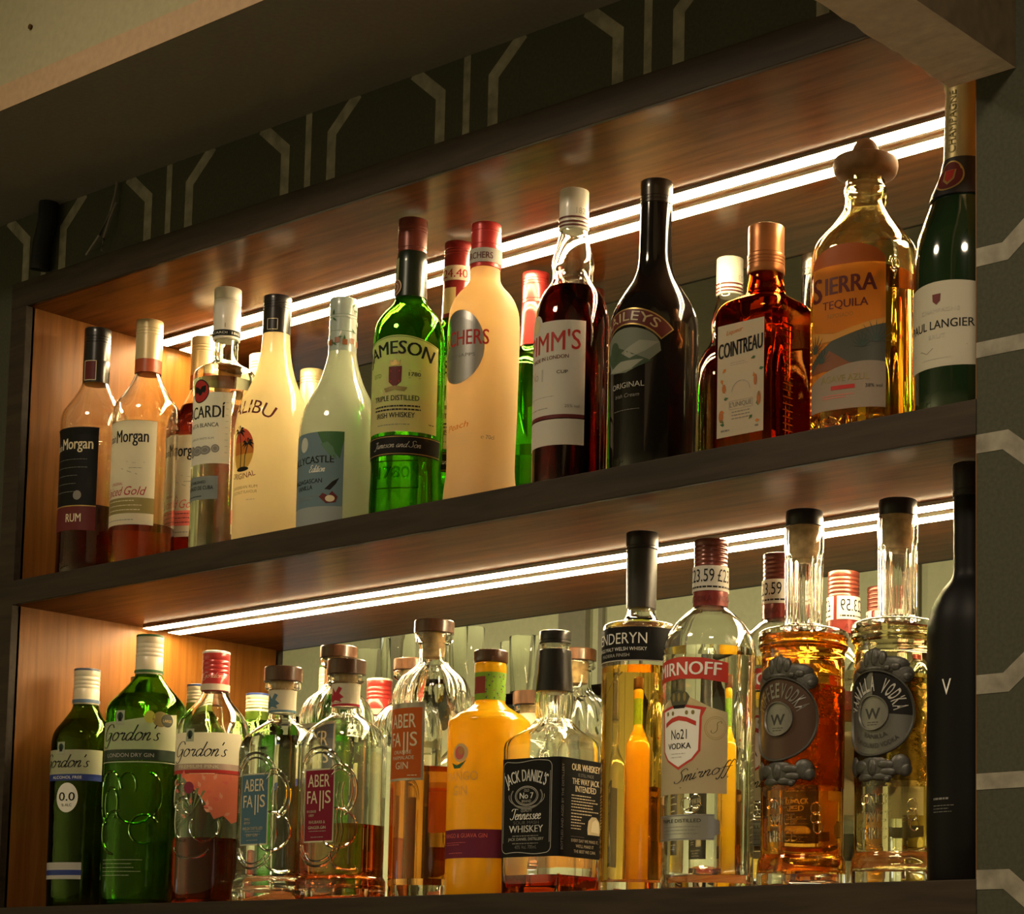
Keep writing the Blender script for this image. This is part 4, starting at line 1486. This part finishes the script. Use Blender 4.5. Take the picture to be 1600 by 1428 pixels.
def flask(lab, pos, rot, ink, liq, level, lines, ribbon_ink):
    B = Bottle('gin_bottle', lab, 'bottle', pos, False, FLASK, asp=.84, rot=rot, group=ROWL, seg=80)
    B.hollow(CLEAR, 2.8, 12)
    B.liquid(liq, level)
    B.part('cork', [(206, 11), (206.4, 12), (232, 12.2), (232.4, 11)], CORK)
    B.part('stopper', [(231.6, 18), (232, 19.4), (232.6, 20), (246.6, 20), (247.6, 19.2), (247.8, 18)], STOPW)
    A = B.label(210)
    A.rect(-46, 199, 46, 222.5, CREAM, 0)
    A.rect(-46, 199, 46, 201.4, ribbon_ink, 1)
    A.poly([(-12, 205), (-10, 214), (-6, 210), (-7, 219), (-2, 213), (2, 219), (6, 217), (3, 212), (8, 208), (4, 206), (6, 203), (-2, 205), (-6, 203)], ribbon_ink, 2)
    A.lines(-12, 6, 202.4, 202.4, 1, ribbon_ink, .6)
    A.done('neck_label')
    A = B.label(95)
    A.rect(-20.5, 58, 20.5, 132.5, FOILT, 0)
    A.rect(-19, 59.5, 19, 131, paper(ink[0], ink[1], .15), 1)
    logo(A, 114, C_INK, .98)
    for k, (t, v, w) in enumerate(lines):
        A.text(t, -1 if k > 1 else -9, v, 3 if k > 1 else 2.6, C_INK, w, bold=.01, l=3)
    A.lines(-12, 12, 69, 72, 2, LGREY, .5, l=3)
    A.lines(-9, 9, 63, 63, 1, LGREY, .5, l=3)
    A.done()
    relief(B, 'embossing', 95, CLEAR, [
        (circ(0, 130, 27, 24, 0, 180), 1.5), (circ(0, 130, 22, 19, 0, 180), 1.1), (circ(26, 110, 17, 26, -70, 150), 1.5), (circ(26, 110, 13, 21, -70, 140), 1.1),
        (circ(24, 72, 20, 20, -140, 100), 1.5), (circ(0, 56, 26, 22, 180, 360), 1.5), (circ(0, 56, 21, 17, 180, 360), 1.1), (circ(36, 48, 20, 18, 180, 300), 1.5),
        ([(23, 58), (25, 70), (23, 82), (25, 94), (23, 106), (25, 118)], 1.2), ([(28, 58), (30, 70), (28, 82), (30, 94), (28, 106), (30, 118)], 1.2),
        ([(-23, 58), (-25, 70), (-23, 82), (-25, 94), (-23, 106), (-25, 118)], 1.2)], [], .5)
    return B


flask('clear gin flask with dark wood stopper and dusty blue label', (.409, .060), 3, ('steel_blue_paper', (.085, .175, .24)), SPIRIT, 172,
      (('SMALL', 84, 9), ('BATCH', 80, 9), ('WELSH DISTILLED', 74, 30), ('DRY GIN', 67, 16)), paint('steel_blue_ink', (.09, .17, .22), .5))
flask('gin flask with dark wood stopper, crimson label and coral-orange gin', (.503, .064), 5, ('crimson_paper', (.24, .012, .035)), glass('coral_gin', (.98, .58, .34), 1.36), 77,
      (('RHUBARB', 88, 13), ('1809', 84, 7), ('RHUBARB &', 77, 22), ('GINGER GIN', 71.5, 24)), paint('crimson_ink', (.34, .02, .03), .5))

RIBBED = [(0, 37.8, 2, 0), (1.8, 39.6, 2, 0), (150, 39.8, 2, 0), (186, 39.9, 2, .0), (194, 39.9, 2, .012), (203, 39.6, 2, .025), (210.6, 38.2, 2, .03), (218.4, 35.0, 2, .03), (225, 30.6, 2, .03), (231.5, 23.0, 2, .025), (236, 18.0, 2, .015), (241, 15.0, 2, 0), (258.6, 14.6, 2, 0), (261.6, 18.2, 2, 0), (264, 19.4, 2, 0), (268.5, 19.4, 2, 0), (269.8, 18.6, 2, 0)]


def ribbed(lab, pos, rot, ink, liq, level, lines):
    B = Bottle('gin_bottle', lab, 'bottle', pos, False, RIBBED, rot=rot, group=ROWL, seg=144, nrib=18)
    B.hollow(CLEAR, 2.8, 21)
    B.liquid(liq, level)
    B.part('cork', [(245, 9.6), (245.6, 10.6), (262, 11.6), (269.8, 12.0), (270, 11)], CORK)
    B.part('stopper', [(269.4, 18), (269.8, 19.8), (270.4, 20.3), (282, 20.3), (283, 19.4), (283.2, 18)], STOPW)
    A = B.label(155)
    A.rect(-25, 117.5, 25, 195, FOILT, 0)
    A.rect(-22.5, 119.8, 22.5, 190, paper(ink[0], ink[1], .3), 1)
    logo(A, 170, C_INK, 1.08)
    for t, v, h, w in lines:
        A.text(t, 0, v, h, C_INK, w, bold=.012, l=3)
    A.lines(8, 19, 122, 122, 1, C_INK, .8, l=3)
    A.done()
    return B


B = ribbed('tall ribbed-shoulder gin bottle with wood stopper, orange label and orange gin', (.600, .093), 0, ('orange_red_paper', (.66, .14, .02)), glass('orange_gin', (.98, .60, .22), 1.36), 132,
           (('ORANGE', 144, 3.6, 24), ('MARMALADE', 138.5, 3.6, 30), ('GIN', 129, 7, 17)))
B2 = ribbed('tall ribbed-shoulder gin bottle with blue label, standing behind the two wood-stoppered flasks', (.396, .1475), 10, ('slate_blue_paper', (.07, .11, .17)), SPIRIT, 180,
            (('WELSH', 144, 3.6, 24), ('DRY', 138.5, 3.6, 14), ('GIN', 129, 7, 17)))

# opaque yellow gin
B = Bottle('gin_bottle', 'opaque yellow gin bottle with purple band and brown stopper', 'bottle', (.688, .086), False,
           [(0, 37.8), (2, 39.7), (120, 40), (171.9, 40.1), (174.6, 38.6), (176.6, 36.2), (180.1, 32.2), (182, 28.2), (185.1, 23.2), (188.9, 17.6), (192.7, 15), (219.4, 14.9), (223.2, 15.8), (228, 15.8), (231.5, 14.9)], rot=2, group=ROWL)
B.solid(milk('yellow_glass', (.86, .54, .014), .5, .14, .7, bmp=(42, .35, .004, 3)))
B.part('stopper', [(231, 15.4), (231.5, 16.4), (232.2, 16.9), (242.4, 16.9), (243.4, 16), (243.6, 15)], STOPW)
A = B.label(207)
A.rect(-46, 193.6, 46, 221, paper('lime_green_paper', (.22, .42, .035), .25), 0)
A.rect(-14, 200, 6, 219, paper('brick_paper', (.30, .055, .035), .2), 1)
rnd = random.Random(2)
for k in range(60):
    u, v = rnd.uniform(6, 45), rnd.uniform(195, 219)
    A.ell(u, v, .9, .9, OLIVE if k % 2 else GREENI, 2, 8)
A.done('neck_label')
A = B.label(136)
A.ell(0, 139, 9.5, 9, paint('pale_peach_ink', (.70, .50, .22), .5), 1)
A.ell(-1, 139, 6, 6.5, PINKI, 2)
A.ell(1, 141, 3.6, 4, paint('peach_ink', (.60, .26, .08), .5), 3)
A.poly([(-12, 130), (-4, 127), (4, 130), (8, 132), (0, 124), (-8, 124)], GREENI, 2)
A.text('MANGO', 0, 112, 9, paint('warm_buff_ink', (.66, .42, .10), .5), 40)
A.text('GIN', 0, 98, 9, MATS['warm_buff_ink'], 18)
A.done('printed_motif')
A = B.label(50)
A.rect(-58, 37.5, 58, 65, paper('plum_paper', (.16, .020, .050), .15), 0)
A.text('MANGO & GUAVA GIN', 4, 57, 4, PINKI, 52, bold=.01)
A.lines(-20, 10, 50, 52, 2, PINKI, .5)
A.lines(-14, 6, 42, 42, 1, PINKI, .5)
A.done('purple_band')

# square Tennessee whiskey
B = Bottle('whiskey_bottle', 'square whiskey bottle with black label and black sleeve, nearly empty', 'bottle', (.781, .078), False,
           [(0, 33, 9), (2, 35.4, 9), (70, 35.8, 9), (138, 35.8, 9), (144, 35.2, 8), (149.5, 33, 5), (154.5, 28.6, 3), (160, 22.6, 2.2, .03), (165.1, 18.4, 2, .04), (168.7, 16.2, 2, .05), (174.3, 17.3, 2, .05), (182.8, 18.0, 2, .05), (193.3, 17.4, 2, .04), (200, 16.4, 2), (235, 13.2, 2), (240, 13.2, 2), (246, 12.6, 2)], rot=5, group=ROWL, seg=96, nrib=14)
B.hollow(CLEAR, 2.8, 9)
B.liquid(glass('amber_whiskey', (.78, .26, .05), 1.36), 19)
B.part('cap', grooves(240, 252.5, 15.4, (243,), .5), CAPK)
B.part('sleeve', [(194, 17.2), (194.4, 17.9), (212, 16.6), (224, 15.8), (234, 15.5), (234.6, 14.8)], CAPK)
A = B.label(82)
A.rect(-33.5, 35.5, 106, 128, KP, 0)
def scroll(A, u0, v0, u1, v1, mat):
    c = 6
    for (x0, y0, x1, y1) in ((u0, v0 + c, u0, v1 - c), (u1, v0 + c, u1, v1 - c)):
        A.stroke([(x0 + 1.1 * sin(t * 1.57 * 2), y0 + (y1 - y0) * t / 8) for t in range(9)], .6, mat, 2)
        A.stroke([(x0 - (1.6 if x0 < 0 else -1.6) * -1, y0 + (y1 - y0) * (.05 + .9 * t / 8)) for t in range(9)], .4, mat, 2)
    for y, s in ((v0, 1), (v1, -1)):
        A.stroke([(u0 + c + (u1 - u0 - 2 * c) * t / 10, y + s * .9 * sin(t * .63)) for t in range(11)], .6, mat, 2)
    for (cx, cv, a) in ((u0 + c, v0 + c, 180), (u1 - c, v0 + c, 270), (u1 - c, v1 - c, 0), (u0 + c, v1 - c, 90)):
        A.ring(cx, cv, c, c, .6, mat, 2, 10, a, a + 90)
scroll(A, -31, 39, 27, 125, LGREY)
A.text("JACK DANIEL'S", -3, 106.5, 11, W_INK, 46, arc=52, bold=.02, l=2)
A.ring(-2, 92.5, 13.5, 9, .7, LGREY, 2)
A.ring(-2, 92.5, 12, 7.8, .5, LGREY, 2)
A.ring(-2, 92, 18.5, 11.5, 1.4, GREY, 2, 40, 150, 390)
A.ring(-2, 92, 21, 10, .5, LGREY, 2, 30, 170, 370)
A.text('OLD', -2, 96.4, 2.6, LGREY, 6, l=3)
A.text('No 7', -2, 90, 5.6, W_INK, 16, bold=.035, l=3)
A.text('BRAND', -2, 86.4, 2.4, LGREY, 11, l=3)
A.text('QUALITY', -2, 77.5, 2.6, LGREY, 13)
A.script('Tennessee', -3, 70.5, 5.0, W_INK, .95, .15, 2, width=36)
A.text('SOUR MASH', -2, 66, 3, GREY, 30, bold=.01)
A.text('WHISKEY', -2, 58.5, 6.4, W_INK, 40, bold=.02)
A.lines(-18, 14, 54.6, 54.6, 1, GREY, .9)
A.text('JACK DANIEL DISTILLERY', -2, 50.8, 2.6, LGREY, 42)
A.lines(-18, 14, 47.6, 47.6, 1, GREY, .8)
A.text('40% Vol. 700mL', -2, 43, 3.4, GREY, 26, bold=.01)
A.text('BOTTLED AND AGED BY THE DISTILLERY', 39, 82, 2.4, GREY, 80, up=True)
A.text('OUR WHISKEY', 72, 117, 6.2, C_INK, 44, bold=.04)
A.text('IS STILL MADE', 72, 111.5, 3, GREY, 24)
A.text('THE WAY JACK', 72, 104, 5.6, C_INK, 42, bold=.04)
A.text('INTENDED', 72, 97, 5.6, C_INK, 32, bold=.04)
A.lines(50, 96, 82, 93, 5, C_INK, .9, seed=2)
A.lines(50, 96, 76, 79, 2, C_INK, .9, seed=4)
A.lines(50, 72, 62, 73, 5, C_INK, .9, seed=5)
A.poly([(76, 58), (95, 58), (96, 63), (94, 71), (89, 75), (82, 75), (77, 71), (75.5, 63)], paint('buff_ink', (.55, .48, .30), .5), 2)
A.poly([(81, 61), (94, 60), (93, 70), (88, 73), (83, 70)], paint('pale_buff_ink', (.74, .68, .50), .5), 3)
A.stroke([(50, 55), (96, 55)], .35, GREY)
A.text('EVERY DAY WE MAKE IT,', 72, 50, 2.8, C_INK, 42, bold=.02)
A.text("WE'LL MAKE IT", 72, 45, 2.8, C_INK, 28, bold=.02)
A.text('THE BEST WE CAN.', 72, 40, 2.8, C_INK, 34, bold=.02)
A.done()

# tall gold Welsh whisky
B = Bottle('whisky_bottle', 'tall straight gold whisky bottle with black cap and black shoulder band', 'bottle', (.888, .078), False,
           [(0, 32.4), (1.5, 34), (100, 34.6), (209.9, 35.6), (243, 35.5), (246.6, 34.2), (248.6, 30), (250.2, 23), (252.4, 17), (256, 14.2), (262.6, 13), (300, 12.6)], group=ROWL)
B.hollow(CLEAR, 2.6, 12)
B.liquid(glass('gold_whisky', (.97, .78, .36), 1.36), 207)
B.part('cap', grooves(318.4, 334.8, 14.9, (321,), .4), CAPK)
B.part('sleeve', [(263, 13.1), (263.4, 13.8), (318.6, 14.1), (319, 13.6)], paint('matt_black_sleeve', (.022, .020, .018), .4))
A = B.label(226)
A.rect(-66, 210, 66, 241.5, KP, 0)
A.rect(-66, 210, 66, 211, LGREY, 1)
A.text('PENDERYN', 0, 226, 10, W_INK, 62)
A.text('SINGLE MALT WELSH WHISKY', 2, 219.5, 3.2, W_INK, 58, bold=.01)
A.text('MADEIRA FINISH', -2, 214, 3, LGREY, 34)
A.done('shoulder_band')
A = B.label(120)
A.rect(72, 40, 108, 150, paper('dark_back_paper', (.06, .03, .015), .3), 0)
A.lines(75, 105, 50, 140, 14, C_INK, 1.2, seed=6)
A.done('back_label')
relief(B, 'embossing', 140, CLEAR, [([(8, 200), (-4, 190), (-16, 172), (-22, 150), (-24, 128)], .6)], [], .4)

# the two vodkas with red caps
SMR = [(0, 38.6), (2, 40.8), (60, 41.1), (207.8, 41.8), (218.8, 40.7), (226.3, 38.2), (233.2, 34.4), (239, 30.4), (243.7, 25.8), (248.3, 20.8), (251.2, 17), (253.5, 15), (300, 13.4)]


def vodka(lab, pos, rot):
    B = Bottle('vodka_bottle', lab, 'bottle', pos, False, SMR, rot=rot, group=ROWL)
    B.hollow(CLEAR, 2.8, 14)
    B.liquid(SPIRIT, 214)
    B.part('cap', grooves(288, 314.1, 15.1, (292, 296, 300, 304, 308), .35), CAPB)
    B.part('capsule', [(253, 15), (253.4, 15.7), (288, 15.2), (288.6, 14.6)], CAPR if False else paint('deep_red_capsule', (.20, .022, .020), .3, .2, .4))
    A = B.label(277, [(253, 15.8), (288, 15.4)])
    A.rect(-47, 266.5, 47, 289, WHITE, 4)
    for u in (-30, 0, 30):
        A.text('£23.59', u, 274.5, 11.5, K, 27, bold=.0, l=6)
    A.lines(-44, 44, 269, 269, 1, K, 1.6, ragged=False, seed=2, l=6)
    A.text('VODKA  VODKA  VODKA', 0, 257, 5, MAROON, 80, l=6)
    A.done('price_sticker')
    A = B.label(190)
    A.poly([(-45, 180), (-22, 183), (0, 184), (22, 183), (45, 180), (45, 198), (22, 202), (0, 203.6), (-22, 202), (-45, 198)], paint('label_red', (.50, .035, .022), .4), 0)
    A.stroke([(-45, 180.6), (-22, 183.6), (0, 184.6), (22, 183.6), (45, 180.6)], .7, MAROON, 1)
    A.text('SMIRNOFF', 0, 187.5, 11.5, W_INK, 76, arc=500, bold=.045, l=2)
    A.done('name_band')
    A = B.label(135)
    A.poly([(-45, 83), (45, 83), (45, 154), (30, 158), (10, 168), (0, 174), (-10, 168), (-30, 158), (-45, 154)], paper('translucent_cream_paper', (.74, .63, .41), .6), 0)
    A.poly([(-22, 150), (-26, 158), (0, 162), (26, 158), (22, 150), (21, 120), (14, 112), (0, 104), (-14, 112), (-21, 120)], paint('label_red', (.50, .035, .022), .4), 1)
    A.poly([(-20, 150), (-21, 156), (0, 160), (21, 156), (20, 150), (19, 121), (13, 113.5), (0, 106.5), (-13, 113.5), (-19, 121)], W_INK, 2)
    A.poly([(-7, 161), (7, 161), (6, 158), (-6, 158)], K, 3)
    A.poly([(-8, 161), (-11, 168), (-8, 172), (0, 174), (8, 172), (11, 168), (8, 161)], paint('crown_olive', (.09, .085, .05), .5), 3)
    for u in (-6, 0, 6):
        A.ell(u, 168, 1.6, 4, OLIVE, 4, 12)
    A.poly([(-17, 142), (-8, 146), (0, 147.5), (8, 146), (17, 142), (17, 146), (8, 150), (0, 151.5), (-8, 150), (-17, 146)], paint('label_red', (.50, .035, .022), .4), 3)
    for u in (-14, -7, 8, 14):
        A.ell(u, 154, 1.6, 2, OLIVE, 3, 12)
    A.text('No21', 0, 131, 8.5, K, 17, l=4)
    A.text('VODKA', 0, 122.5, 5, K, 25, bold=.03, l=4)
    A.lines(-8, 8, 115, 118, 2, LGREY, .5, l=4)
    A.ring(34, 140, 9.5, 10, .4, GOLD, 2)
    A.ring(34, 140, 8, 8.5, .3, GOLD, 2)
    A.script('S', 33, 135.5, 5, OLIVE, .7)
    A.script('Smirnoff', 22, 97, 5.6, K, .9, .35, 5, rise=.22, width=50)
    A.stroke([(2, 88), (46, 98)], .5, K, 5)
    A.done()
    A = B.label(54)
    A.poly([(-45, 42.5), (34, 42.5), (34, 46), (38, 48), (38, 59), (34, 61), (34, 65), (-45, 65)], SILVER, 0)
    A.rect(-45, 63.4, 33, 64.6, GREY, 1)
    A.rect(-45, 43, 33, 44.2, GREY, 1)
    A.text('TRIPLE DISTILLED', 0, 58, 3, K, 44, l=2)
    A.lines(-20, 24, 48, 54, 3, GREY, .5, l=2)
    A.done('silver_badge')
    relief(B, 'embossing', 74, CLEAR, [(circ(8, 74, 5, 5), .6), (circ(17, 76, 5, 6), .6), (circ(12, 70, 7, 4, 180, 360), .6)], [], .4)
    return B


vodka('large clear vodka bottle with red name band and price sticker round its neck', (.980, .0655), 0)
vodka('clear vodka bottle with red price-stickered neck, standing behind the amber bottle', (.993, .1505), -6)

# the two tall vodkas with pewter badges
TALL = [(0, 36.6), (1.5, 38.2), (6.1, 38.6), (23.7, 37.4), (28.1, 35.4), (120, 35.7), (203, 35.9), (205.6, 38), (208.4, 38.8), (211.2, 38.2), (214, 39.0), (219.6, 38.6), (222, 35.5), (224, 24), (225.4, 17.6, 2, .0), (228, 16.0, 2, .03), (240, 16.0, 2, .045), (282, 16.4, 2, .045), (288, 16.7, 2, 0), (302.3, 17.2, 2, 0), (313.6, 16.6, 2, 0)]
PEWTER = paint('aged_pewter', (.115, .112, .10), .5, .8, bmp=(160, .5, .0012))
PEWTER_L = paint('bright_pewter', (.27, .26, .235), .42, .85)


def badge(B, disc, word, halves):
    """cast metal badge moulded to the front of the bottle"""
    Aw = Art(B, 140)

    def dome(cu, cv, ru, rv, h, nr=6, ns=28, inner=0.0, l=0.0):
        vs, fs = [], []
        for a in range(nr + 1):
            q = inner + (1 - inner) * a / nr
            hh = h * math.sqrt(max(0, 1 - q * q)) if inner == 0 else h * sin(pi * a / nr)
            for k in range(ns):
                t = 2 * pi * k / ns
                vs.append(Aw.P(cu + ru * q * cos(t), cv + rv * q * sin(t), (hh + l) * .001))
        for a in range(nr):
            for k in range(ns):
                k2 = (k + 1) % ns
                fs.append((a * ns + k, (a + 1) * ns + k, (a + 1) * ns + k2, a * ns + k2))
        return vs, fs
    mb = MB()
    mb.add(*dome(0, 142, 36.5, 36.5, 2.0, 3, 64, .93, .4))
    mb.add(*dome(0, 142, 14.8, 15, 1.6, 3, 40, .9, 1.2), 1)
    rnd = random.Random(7)
    for (u, v, a, b, h) in ((0, 184, 15, 8, 1.8), (0, 190, 10, 6, 2.4), (-12, 182, 14, 6, 2), (16, 182, 16, 7, 2), (26, 174, 10, 8, 1.8), (-26, 174, 10, 8, 1.8), (-6, 187, 4, 8, 3), (2, 188, 4, 9, 3.2), (9, 187, 4, 7, 3), (20, 180, 5, 4, 2.8), (29, 172, 5, 4, 2.4), (-1, 179, 11, 2.6, 2.6), (13, 179, 3.4, 3, 3),
                            (0, 97, 18, 10, 1.8), (0, 97, 5, 8.5, 3.4), (0, 97, 1.2, 5, 4.2), (-14, 98, 12, 6, 2.4), (12, 99, 9, 4.5, 2.8), (14, 93, 8, 4, 2.6), (24, 99, 9, 9, 2.4), (-25, 99, 9, 9, 2.4), (28, 95, 6, 6, 2.8), (8, 89, 10, 3.6, 2), (-8, 89, 10, 3.6, 2), (13, 87, 3, 3, 2.8)):
        mb.add(*dome(u, v, a, b, h, 5, 18, 0, -.2))
    o = mb.build('badge', [PEWTER, PEWTER_L], B.root, True)
    A = Art(B, 140)
    A.ell(0, 142, 36, 36, disc, 1, 64)
    if halves:
        A.ell(0, 142, 35, 35, K, 2, 40, -4, 86)
        A.ell(0, 142, 35, 35, K, 2, 40, 94, 184)
        A.poly([(-.8, 142), (35, 139.6), (35, 142), (24.7, 166.7), (0, 177)], K, 2)
    A.ell(0, 142, 14, 14.2, PEWTER_L, 4)
    A.text('W', 0, 137, 9, paint('pewter_dark', (.05, .05, .045), .5), 14, bold=.03, l=6)
    A.lines(-5, 6, 132, 134, 2, MATS['pewter_dark'], .5, l=6)
    for k, ch in enumerate(word):
        if ch == ' ':
            continue
        a = radians(90 + (len(word) - 1) * 6.6 - k * 13.2)
        vs, fs = text_geo(ch, .02)
        x0, x1 = min(p[0] for p in vs), max(p[0] for p in vs)
        pts = []
        for p in vs:
            x, y = (p[0] - (x0 + x1) / 2) / max(.3, x1 - x0) * 4.0, 18.5 + p[1] / .69 * 12
            pts.append((x * sin(a) + y * cos(a), 142 - x * cos(a) + y * sin(a)))
        A.tri(pts, fs, PEWTER_L if not halves else LGREY, 5)
    if halves:
        A.text('VANILLA', 2, 120.5, 3.6, MATS['pewter_dark'], 24, arc=-24, bold=.02, l=6)
        A.text('FLAVOURED VODKA', 2, 113, 3.6, MATS['pewter_dark'], 46, arc=-32, bold=.02, l=6)
    A.done('badge_face', o)


def tall(lab, pos, liq, textured, disc, word, halves):
    B = Bottle('vodka_bottle', lab, 'bottle', pos, False, TALL, rot=0, group=ROWL, seg=112, nrib=14)
    B.hollow(CLEAR, 3.0, 13)
    B.liquid(liq, 216)
    B.part('cork', [(284, 11.6), (284.6, 12.6), (313.4, 13.4), (314, 12)], CORK)
    B.part('stopper', [(313.4, 15.2), (313.8, 16.2), (326, 16.2), (327.2, 15.6), (327.4, 14.5)], CAPK)
    A = Art(B, 130)
    A.rect(-111, 86, 111, 172, textured, 0)
    A.done('textured_wrap')
    badge(B, disc, word, halves)
    relief(B, 'embossing', 55, CLEAR, [(circ(34, 66, 4, 5), .7), (circ(34, 58, 4, 5), .7), (circ(36, 50, 4, 5), .7)], [('ONCE', 2, 66, 9.5, 27), ('TWICE', 2, 52, 9.5, 30), ('THRICE', 1, 38, 9.5, 33)], 1.0)
    return B


tall('amber toffee-coloured bottle with cork, ridged neck and brown pewter badge', (1.083, .066), glass('amber_toffee', (.96, .62, .18), 1.36),
     glass('amber_hammered_wrap', (.80, .42, .13), 1.16, .10, bmp=(110, 1.0, .004, 3)), paint('brown_badge_enamel', (.085, .045, .028), .4, .3), 'TOFFEEVODKA', False)
tall('clear bottle with cork, ridged neck and black-and-pewter badge beside the black bottle', (1.172, .078), glass('pale_vanilla_spirit', (.97, .93, .76), 1.36),
     glass('clear_hammered_wrap', (.66, .57, .34), 1.16, .10, bmp=(110, 1.0, .004, 3)), paint('grey_badge_face', (.17, .165, .145), .4, .6), 'VANILLA VODKA', True)

# matt black bottle
B = Bottle('vodka_bottle', 'tall matt black bottle with a small white letter, touching the pillar', 'bottle', (1.2505, .0665), False,
           [(0, 32.5), (2, 34.4), (199.8, 34.9), (210, 34.4), (218.3, 33), (226, 30.4), (231.5, 27.8), (237, 24.6), (242.1, 20.8), (247, 16.8), (252, 14.2), (258.1, 13.4), (300, 13.4), (318, 13.2)], group=ROWL)
B.solid(paint('matt_black_bottle', (.003, .0028, .0026), .5, coat=0))
B.part('cap', grooves(317, 344.6, 14.2, (322,), .5), paint('satin_black_cap', (.012, .011, .010), .4))
A = B.label(150)
A.text('V', 0, 150, 13, W_INK, 8.5)
A.lines(-14, 2, 66, 66, 1, GREY, 1.6, ragged=False)
A.lines(-14, 8, 56, 61, 3, GREY, .5)
A.done('printed_letter')
